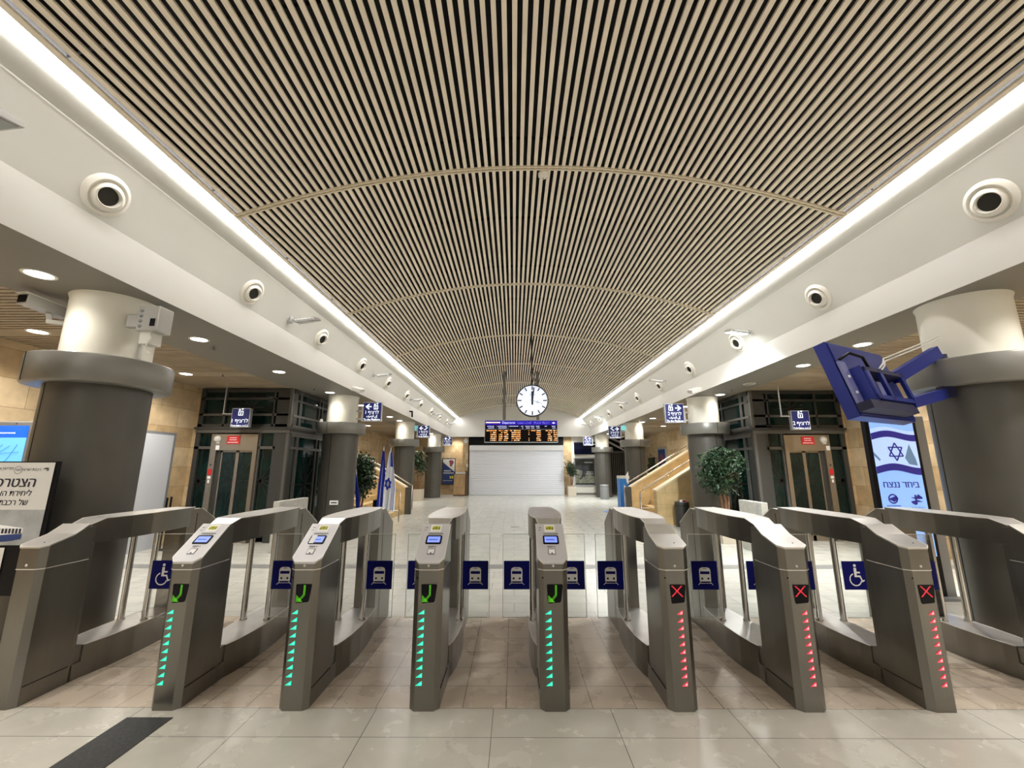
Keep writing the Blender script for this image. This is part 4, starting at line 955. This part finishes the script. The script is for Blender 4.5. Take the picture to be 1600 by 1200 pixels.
for X, Ya, Yb, za, lb in ((4.66, 8.05, 8.85, .95, 'grey stone slab barrier near the right elevator'), (-4.58, 8.3, 9.45, .95, 'grey stone slab barrier near the left elevator')):
    t = thing('stone_barrier', lb, 'barrier', (X, Ya, 0)); b = MB(); b.box(-.06, .06, 0, Yb - Ya, 0, za, 'slab'); b.build('slab', t, bevel=.008)
    b = MB(); sg = -1 if X > 0 else 1; b.box(*sorted((sg * .06, sg * .075)), .12, .16, za - .22, za - .06, 'silver'); b.build('fitting', t)
# door in the left wall
b = MB(); b.box(XL, XL + .03, 7.5, 8.98, 0, 2.32, 'kiosk'); b.box(XL + .03, XL + .045, 7.56, 8.90, 0, 2.26, 'doorwhite'); struct(b.build('door_1'))
b = MB(); b.box(0, .05, -.35, .35, -.3, .3, 'poster_dk'); b.box(.05, .055, -.3, .3, -.25, .05, 'floodglass'); tag(b.build('wall_screen', loc=(XL, 17.0, 1.85)), 'dark framed screen on the left stone wall beyond the flags', 'screen')
t = thing('wall_poster', 'purple poster in grey frame on the right wall above stairs', 'poster', (XR, 22.0, 1.85)); b = MB(); b.box(-.06, 0, -.6, .6, -.75, .75, 'silver'); b.build('frame', t)
b = MB(); b.box(-.066, -.06, -.5, .5, -.65, .65, 'poster_navy'); b.poly([(-.068, -.3, .3), (-.068, .2, .5), (-.068, .3, .0), (-.068, -.1, -.2)], 'maroon')
for k in range(4): b.poly([(-.068, -.3 + k * .14, -.45), (-.068, -.2 + k * .14, -.45), (-.068, -.2 + k * .14, -.3), (-.068, -.3 + k * .14, -.3)], 'poster_w')
b.build('print', t)
b = MB(); b.box(-.04, 0, -.5, .5, 0, 2.1, 'dark'); tag(b.build('side_doorway', loc=(XR - .001, 23.8, .0)), 'dark doorway in the right wall beyond the stairs', 'doorway')
# hand posts by the walls (barrier rods seen over the gates)
for X, Y, lb in ((-6.9, 8.6, 'pair of thin black rods by the left wall'), (7.0, 8.3, 'pair of thin black rods by the right wall')):
    b = MB(); b.tube([(-.05, 0, 0), (-.05, 0, 1.0)], .018, 'black', 8); b.tube([(.03, 0, 0), (.03, 0, 1.02)], .018, 'black', 8); b.box(-.09, .07, -.06, .06, 0, .03, 'black'); tag(b.build('stanchion', loc=(X, Y, 0)), lb, 'stanchion')
# flags
def flag(X, Y, kind, lean, label, H=2.05, w=.26, name='flag'):
    t = thing(name, label, 'flag', (X, Y, 0)); b = MB()
    b.lathe([(.16, 0), (.16, .03), (.03, .05), (.025, .3)], 'pole', 20); b.build('foot', t)
    b = MB(); b.tube([(0, 0, .05), (lean, 0, H)], .013, 'flagwhite', 8); b.lathe([(0, .07), (.02, .0)], 'silver', 10, c=(lean, 0, H), cap=False); b.build('staff', t)
    b = MB(); nu, nv = 22, 16; vs = []
    for j in range(nv + 1):
        v = j / nv; z = H - .05 - v * (H - .6); xc = lean * z / H; ww = w * (.25 + .75 * min(1, v * 1.6))
        for i in range(nu + 1):
            u = i / nu; vs.append((xc - ww * .35 + ww * u, -.03 + .05 * math.sin(u * 17 + v * 2) * (.3 + v), z - .05 * u))
    for j in range(nv):
        for i in range(nu):
            u = i / nu
            if kind == 'blue': m = 'flagblue'
            else:
                d = (u * 1.0 - .1 - .4 * (j / nv))
                m = 'flagblue' if (.78 < u < .9) or (j < 4 and .45 < u < .8) else 'flagwhite'
                jj = j / nv
            b.add([vs[j * (nu + 1) + i], vs[j * (nu + 1) + i + 1], vs[(j + 1) * (nu + 1) + i + 1], vs[(j + 1) * (nu + 1) + i]], [(0, 1, 2, 3)], m, True)
    if kind == 'israel':
        for a0 in (80, 260):
            tri = [(lean * .6 + .02 + .085 * math.cos(R(a0 + 120 * k)), 1.18 + .15 * math.sin(R(a0 + 120 * k))) for k in range(3)]
            for p, q in zip(tri, tri[1:] + tri[:1]): b.bar((p[0], -.105, p[1]), (q[0], -.105, q[1]), .03, .004, 'flagblue', up=(0, 1, 0))
    b.build('cloth', t)
flag(-3.56, 11.35, 'blue', .05, 'blue flag hanging on its staff, left of the white one', 2.1, .24)
flag(-3.26, 11.0, 'israel', .04, 'white flag with blue stripes and star hanging beside the blue flag', 2.06, .34)
flag(-4.02, 11.3, 'blue', -.18, 'short dark blue flag with leaning white staff by the column', 1.5, .12)
# far blue kiosk and mat
t = thing('information_kiosk', 'bright blue kiosk beside the third right column', 'kiosk', (4.13, 16.0, 0)); b = MB(); b.box(-.16, .16, 0, .5, 0, 1.18, 'kblue'); b.box(.0, .3, .0, .5, 0, .25, 'kblue'); b.build('body', t); b = MB(); b.box(-.16, .2, 0, .5, 1.18, 1.28, 'white'); b.poly([(.1, -.01, 1.0), (.16, -.01, 1.0), (.16, -.01, 1.45), (.05, -.01, 1.28)], 'sheet'); b.build('top', t)
b = MB(); b.box(-.55, .35, -.5, .3, .001, .012, 'kblue'); tag(b.build('floor_mat', loc=(3.9, 15.9, 0)), 'blue mat on the floor in front of the blue kiosk', 'mat')

# left information kiosk with blue map screen
t = thing('ticket_machine', 'grey ticket kiosk with blue map screen at left edge', 'ticket machine', (-6.85, 5.6, 0))
b = MB(); b.box(-.42, .33, 0, .5, 0, 2.21, 'kiosk'); b.build('cabinet', t, bevel=.015)
b = MB(); f2 = lambda x, z, e=0.: (x, -.005 - e, z); b.box(-.36, .28, -.004, 0, 1.2, 2.12, 'black')
b.poly([f2(-.36, 1.99), f2(.30, 1.99), f2(.30, 2.15), f2(-.36, 2.15)], 'screenblue'); b.poly([f2(-.36, 1.3), f2(.30, 1.3), f2(.30, 1.99), f2(-.36, 1.99)], 'screencyan')
for k in range(12): b.poly([f2(-.1 + k * .02, 2.045, .001), f2(-.086 + k * .02, 2.045, .001), f2(-.086 + k * .02, 2.06, .001), f2(-.1 + k * .02, 2.06, .001)], 'white_e')
def ml(pts, w=.006):
    for p, q in zip(pts, pts[1:]): b.bar((p[0], -.008, p[1]), (q[0], -.008, q[1]), w, .002, 'mapline', up=(0, 1, 0))
ml([(-.2, 1.4), (-.1, 1.6), (0, 1.78), (.24, 1.80)]); ml([(-.25, 1.5), (-.12, 1.75), (.0, 1.9)]); ml([(-.1, 1.4), (.02, 1.6), (.1, 1.66), (.24, 1.58)]); ml([(-.32, 1.7), (-.12, 1.85)]); ml([(-.05, 1.5), (.12, 1.74), (.2, 1.9)]); ml([(-.3, 1.6), (.1, 1.88)])
b.lathe([(0, 0), (.01, 0)], 'ink', 10, c=(.12, -.004, 2.18), ax=(0, -1, 0), cap=False); b.build('screen', t)
# recruiting poster stand
t = thing('poster_stand', 'white recruiting poster with train picture standing at left edge', 'poster stand', (-4.62, 3.72, 0))
b = MB(); b.box(-.56, .605, 0, .025, .55, 1.65, 'black'); b.build('frame', t); b = MB(); b.box(-.5, -.45, .0, .04, 0, .55, 'black'); b.box(.2, .25, .0, .04, 0, .55, 'black'); b.box(-.56, .45, -.1, .25, 0, .03, 'black'); b.build('base', t)
b = MB(); f3 = lambda x, z, e=0.: (x, -.006 - e, z); P3 = lambda pts, m, e=0.: b.poly([f3(x, z, e) for x, z in pts], m)
P3([(-.56, 1.24), (.575, 1.24), (.58, 1.64), (-.56, 1.64)], 'poster_w'); P3([(-.56, .95), (.57, .95), (.575, 1.24), (-.56, 1.24)], 'poster_sky')
P3([(-.56, 1.02), (.1, 1.02), (.42, 1.05), (.42, 1.09), (.1, 1.13), (-.56, 1.18)], 'sheet', .001); P3([(-.56, .95), (.3, .98), (.42, 1.0), (.42, 1.04), (-.56, 1.0)], 'poster_navy', .002); P3([(.08, .97), (.12, .97), (.12, 1.11), (.08, 1.11)], 'maroon', .003)
for k in range(9): P3([(.15 + k * .03, 1.045), (.17 + k * .03, 1.045), (.17 + k * .03, 1.085), (.15 + k * .03, 1.085)], 'ink', .003)
for k in range(3): P3([(-.2 + k * .09, 1.05), (-.14 + k * .09, 1.05), (-.14 + k * .09, 1.11), (-.2 + k * .09, 1.11)], 'ink', .003)
text(b, 'הצטרפו', .44, 1.465, .118, 'ink', lambda x, z: f3(x, z, .002), bold=.05, align='r', slant=.12)
text(b, 'ליחידת האבטחה', .425, 1.375, .068, 'ink', lambda x, z: f3(x, z, .002), bold=.03, align='r', slant=.12)
text(b, 'של רכבת ישראל', .41, 1.298, .068, 'ink', lambda x, z: f3(x, z, .002), bold=.03, align='r', slant=.12)
text(b, 'רכבת ישראל', .465, 1.578, .034, 'ink', lambda x, z: f3(x, z, .002), align='r'); text(b, 'מודיעין אזרחי', .22, 1.588, .034, 'ink', lambda x, z: f3(x, z, .002), align='r', slant=.12)
for pts in (((-1, .1), (.2, .1), (.55, .45), (1, .1), (.3, .1), (-.2, .5)), ((-1, -.1), (.1, -.1), (.45, .0), (1, -.15), (.5, -.45), (.1, -.12))): P3([(.51 + x * .03, 1.58 + z * .03) for x, z in pts], 'ink', .002)
b.lathe([(.030, 0), (.034, 0)], 'grey_txt', 32, c=(.265, -.009, 1.575), ax=(0, -1, 0), cap=False); text(b, 'מאי', .265, 1.575, .03, 'ink', lambda x, z: f3(x, z, .003))
P3([(-.56, .55 + .02), (.30, .57), (.30, .93), (-.56, .93)], 'poster_w', .001)
text(b, 'לב', .27, .875, .05, 'ink', lambda x, z: f3(x, z, .003), align='r'); text(b, 'ים', .27, .80, .05, 'ink', lambda x, z: f3(x, z, .003), align='r'); text(b, 'ם', .27, .70, .05, 'ink', lambda x, z: f3(x, z, .003), align='r')
b.build('print', t)

# digital totem
t = thing('digital_totem', 'tall black framed screen showing a flag by the right column', 'screen totem', (5.02, 5.6, 0))
b = MB(); b.box(-.33, .345, -.02, .05, .03, 2.235, 'black'); b.box(.345, .47, -.01, .05, .03, 2.27, 'kiosk'); b.build('casing', t, bevel=.005)
b = MB(); b.box(-.4, .5, -.12, .3, 0, .03, 'kiosk'); b.build('foot', t)
b = MB(); f4 = lambda x, z, e=0.: (x, -.024 - e, z); P4 = lambda pts, m, e=0.: b.poly([f4(x, z, e) for x, z in pts], m)
x0, x1 = -.28, .30
P4([(x0, .5), (x1, .5), (x1, 2.19), (x0, 2.19)], 'totem')
def wavy(zt, zb, m, e=.001, n=16, amp=.03, ph=0.):
    for k in range(n):
        a = x0 + (x1 - x0) * k / n; c = x0 + (x1 - x0) * (k + 1) / n
        wv = lambda x: amp * math.sin((x - x0) * 9 + ph)
        P4([(a, zb + wv(a)), (c, zb + wv(c)), (c, zt + wv(c)), (a, zt + wv(a))], m, e)
wavy(2.10, 1.56, 'totemw', .001); wavy(2.05, 1.965, 'totemb', .002, ph=-.3); wavy(1.62, 1.53, 'totemb', .002, ph=-.5)
P4([(.12, 1.72), (.2, 1.9), (.26, 1.7), (.27, 1.62), (.16, 1.64)], 'totemg', .0015); P4([(x0, 1.8), (-.2, 1.7), (-.22, 1.68), (x0, 1.75)], 'totemg', .0015)
for a0 in (90, 270):
    tri = [(.01 + .105 * math.cos(R(a0 + 120 * k)), 1.80 + .115 * math.sin(R(a0 + 120 * k))) for k in range(3)]
    for p, q in zip(tri, tri[1:] + tri[:1]): b.bar(f4(*p, .004), f4(*q, .004), .016, .002, 'totemb', up=(0, 1, 0))
text(b, 'ביחד ננצח', .01, 1.375, .12, 'totemb', lambda x, z: f4(x, z, .002), bold=.04, width=.46)
P4([(.1, 1.22), (.17, 1.22), (.2, 1.26), (.25, 1.22), (.25, 1.20), (.16, 1.195)], 'totemb', .002); P4([(.25, 1.16), (.18, 1.16), (.15, 1.12), (.10, 1.15), (.10, 1.17), (.19, 1.185)], 'totemb', .002); P4([(.15, 1.25), (.175, 1.25), (.175, 1.13), (.15, 1.13)], 'totemb', .003)
b.lathe([(.045, 0), (.062, 0)], 'totemb', 24, c=(-.13, -.027, 1.20), ax=(0, -1, 0), cap=False); P4([(-.19, 1.2), (-.08, 1.24), (-.06, 1.2), (-.12, 1.16)], 'totemb', .003)
text(b, 'רכבת ישראל', .17, 1.09, .028, 'totemb', lambda x, z: f4(x, z, .002), width=.17)
for z_ in (1.105, 1.08):
    for k in range(9): P4([(-.22 + k * .02, z_), (-.207 + k * .02, z_), (-.207 + k * .02, z_ + .014), (-.22 + k * .02, z_ + .014)], 'totemb', .002)
b.build('screen', t)

# ---------------------------------------------------------------- blue screen housing on the right column (seen from behind)
a_, th_ = 1.094, .256
wv = Vector((math.sin(a_), math.cos(a_), 0)); nv = Vector((-math.cos(a_), math.sin(a_), 0)); up = Vector((0, 0, 1)) * math.cos(th_) + nv * math.sin(th_); dn = -(wv.cross(up)).normalized()
if dn.dot(nv) < 0: dn = -dn
BL = Vector((3.087, 3.7, 2.047)); base = Vector((4.2, 4.15, 2.3))
t = thing('monitor_housing', 'blue overhead monitor seen from behind on the nearest right column', 'monitor', tuple(base))
L_ = lambda u, v, d: tuple(BL + wv * u + up * v + dn * d - base)
def lb(b, u0, u1, v0, v1, d0, d1, m):
    vs = [L_(u, v, d) for d in (d0, d1) for v in (v0, v1) for u in (u0, u1)]
    b.add(vs, [(0, 2, 3, 1), (4, 5, 7, 6), (0, 1, 5, 4), (2, 6, 7, 3), (0, 4, 6, 2), (1, 3, 7, 5)], m)
b = MB(); lb(b, 0, 1.08, 0, .77, 0, .11, 'mount'); lb(b, .015, 1.065, .015, .755, -.012, 0, 'mount'); b.build('case', t, bevel=.012)
b = MB(); lb(b, .04, 1.04, .05, .72, .11, .114, 'totem'); b.build('screen', t)
b = MB(); lb(b, .0, .11, .06, .54, -.035, -.012, 'mount_l'); lb(b, .11, .16, .08, .46, -.13, -.012, 'mount')
for v in (.22, .38): b.lathe([(0, .012), (.012, .01), (.014, 0)], 'sheet', 10, c=L_(.05, v, -.036), ax=-dn, cap=False)
b.build('bracket_plate', t)
b = MB()
lb(b, .12, .86, .12, .16, -.15, -.012, 'mount'); lb(b, .12, .86, .40, .44, -.15, -.012, 'mount_d')
for u in (.12, .38, .80): lb(b, u, u + .06, .12, .44, -.15, -.12, 'mount')
lb(b, .14, .84, .16, .42, -.03, -.013, 'mount_d'); lb(b, .20, .30, .19, .36, -.06, -.03, 'mount_l'); lb(b, .47, .57, .19, .36, -.06, -.03, 'mount_l')
b.build('rack_frame', t)
b = MB(); lb(b, -.02, .85, .03, .11, -.13, -.012, 'mount_d'); b.bar(L_(.82, .14, -.1), Vector((4.36, 4.2, 2.33)) - base, .1, .1, 'mount'); b.bar(L_(.82, .42, -.1), Vector((4.42, 4.22, 2.78)) - base, .07, .12, 'mount'); b.bar(Vector((4.42, 4.22, 2.75)) - base, Vector((4.44, 4.22, 2.3)) - base, .06, .14, 'mount_d'); b.build('arm', t)
b = MB(); 
b.tube([L_(.04, .56, -.03), L_(.10, .60, -.10), L_(.25, .56, -.13), L_(.36, .44, -.10)], .014, 'black', 8)
for k in (0, .03): b.tube([L_(.5, .44 + k, -.12), L_(.66, .52 + k, -.12), L_(.86, .62 + k, -.08), Vector((4.3, 4.12, 2.86 + k)) - base, Vector((4.46, 4.2, 2.92 + k)) - base], .008, 'white', 8)
b.build('cable', t)

# ---------------------------------------------------------------- cameras and box on the left column
t = thing('security_camera', 'grey box camera on the far left beside the cream column top', 'camera', (-4.75, 4.1, 3.1))
b = MB(); b.bar((-.12, .0, -.01), (.05, .14, -.01), .06, .035, 'white'); b.bar((-.11, .02, 0), (-.13, .0, .1), .05, .04, 'camgrey'); b.build('wall_arm', t)
b = MB(); b.bar((-.15, -.22, .15), (-.11, .16, .12), .125, .105, 'camgrey'); b.bar((-.15, -.25, .21), (-.11, .16, .18), .14, .012, 'white'); b.build('housing', t, bevel=.01)
b = MB(); b.bar((-.1506, -.2265, .150), (-.1502, -.2215, .150), .095, .075, 'black'); b.build('lens_window', t)
t = thing('control_box', 'grey control box with dangling cable on nearest left column top', 'control box', (-3.83, 4.14, 2.98))
b = MB(); b.box(-.02, .2, -.12, .06, -.02, .25, 'camgrey'); b.box(-.23, -.02, -.02, .04, .05, .2, 'camgrey'); b.build('case', t, bevel=.012)
b = MB(); 
b.box(.12, .17, -.125, -.12, .03, .11, 'black'); b.build('front_window', t)
for k in range(4): b = MB(); b.lathe([(0, .006), (.018, .005), (.02, 0)], 'kiosk', 12, c=(.02, -.12, .03 + k * .055), ax=(0, -1, 0), cap=False); b.build('cable_gland', t)
b = MB(); b.box(.02, .13, -.1, .04, -.15, -.02, 'white'); b.tube([(.12, -.1, -.04), (.16, -.12, -.1), (.1, -.1, -.17), (.12, -.1, -.22), (.15, -.1, -.26)], .008, 'white', 8); b.build('junction', t)
b = MB(); b.tube([(0, 0, 0), (0, 0, -.26)], .02, 'white', 8); tag(b.build('conduit', loc=(-4.02, 4.3, 3.0)), 'short white conduit down the side of the nearest left column', 'pipe')
# exit signs
for X, Y, lb_ in ((-4.05, 17.0, 'small green teal exit lamp above the third left column'), (4.5, 17.0, 'small green teal exit lamp above the third right column')):
    b = MB(); b.box(-.12, .12, 0, .04, -.2, 0, 'exit_e'); b.box(-.02, .02, .01, .03, 0, .1, 'silver'); tag(b.build('exit_sign', loc=(X, Y, 3.27)), lb_, 'exit sign')
for X, Y, z, lb_ in ((-4.52, 10.28, 2.735, 'tiny round camera on the ring of the second left column'),):
    b = MB(); b.lathe([(.04, -.05), (.045, 0), (.03, .05), (0, .06)], 'white', 16); tag(b.build('dome_camera', loc=(-4.88, 10.5, 2.74)), lb_, 'camera')
b = MB(); b.box(-.1, .1, -.01, 0, -.05, .05, 'sheet'); b.box(-.07, .07, -.012, -.01, -.015, .01, 'ink'); tag(b.build('paper_label', loc=(-4.25, 10.16, .78)), 'small white label stuck on the second left column', 'label')
b = MB(); b.box(-.11, .11, -.04, .04, .0, .004, 'ebl'); tag(b.build('floor_socket', loc=(.02, 11.9, 0)), 'small dark floor hatch in the middle of the hall', 'floor hatch')
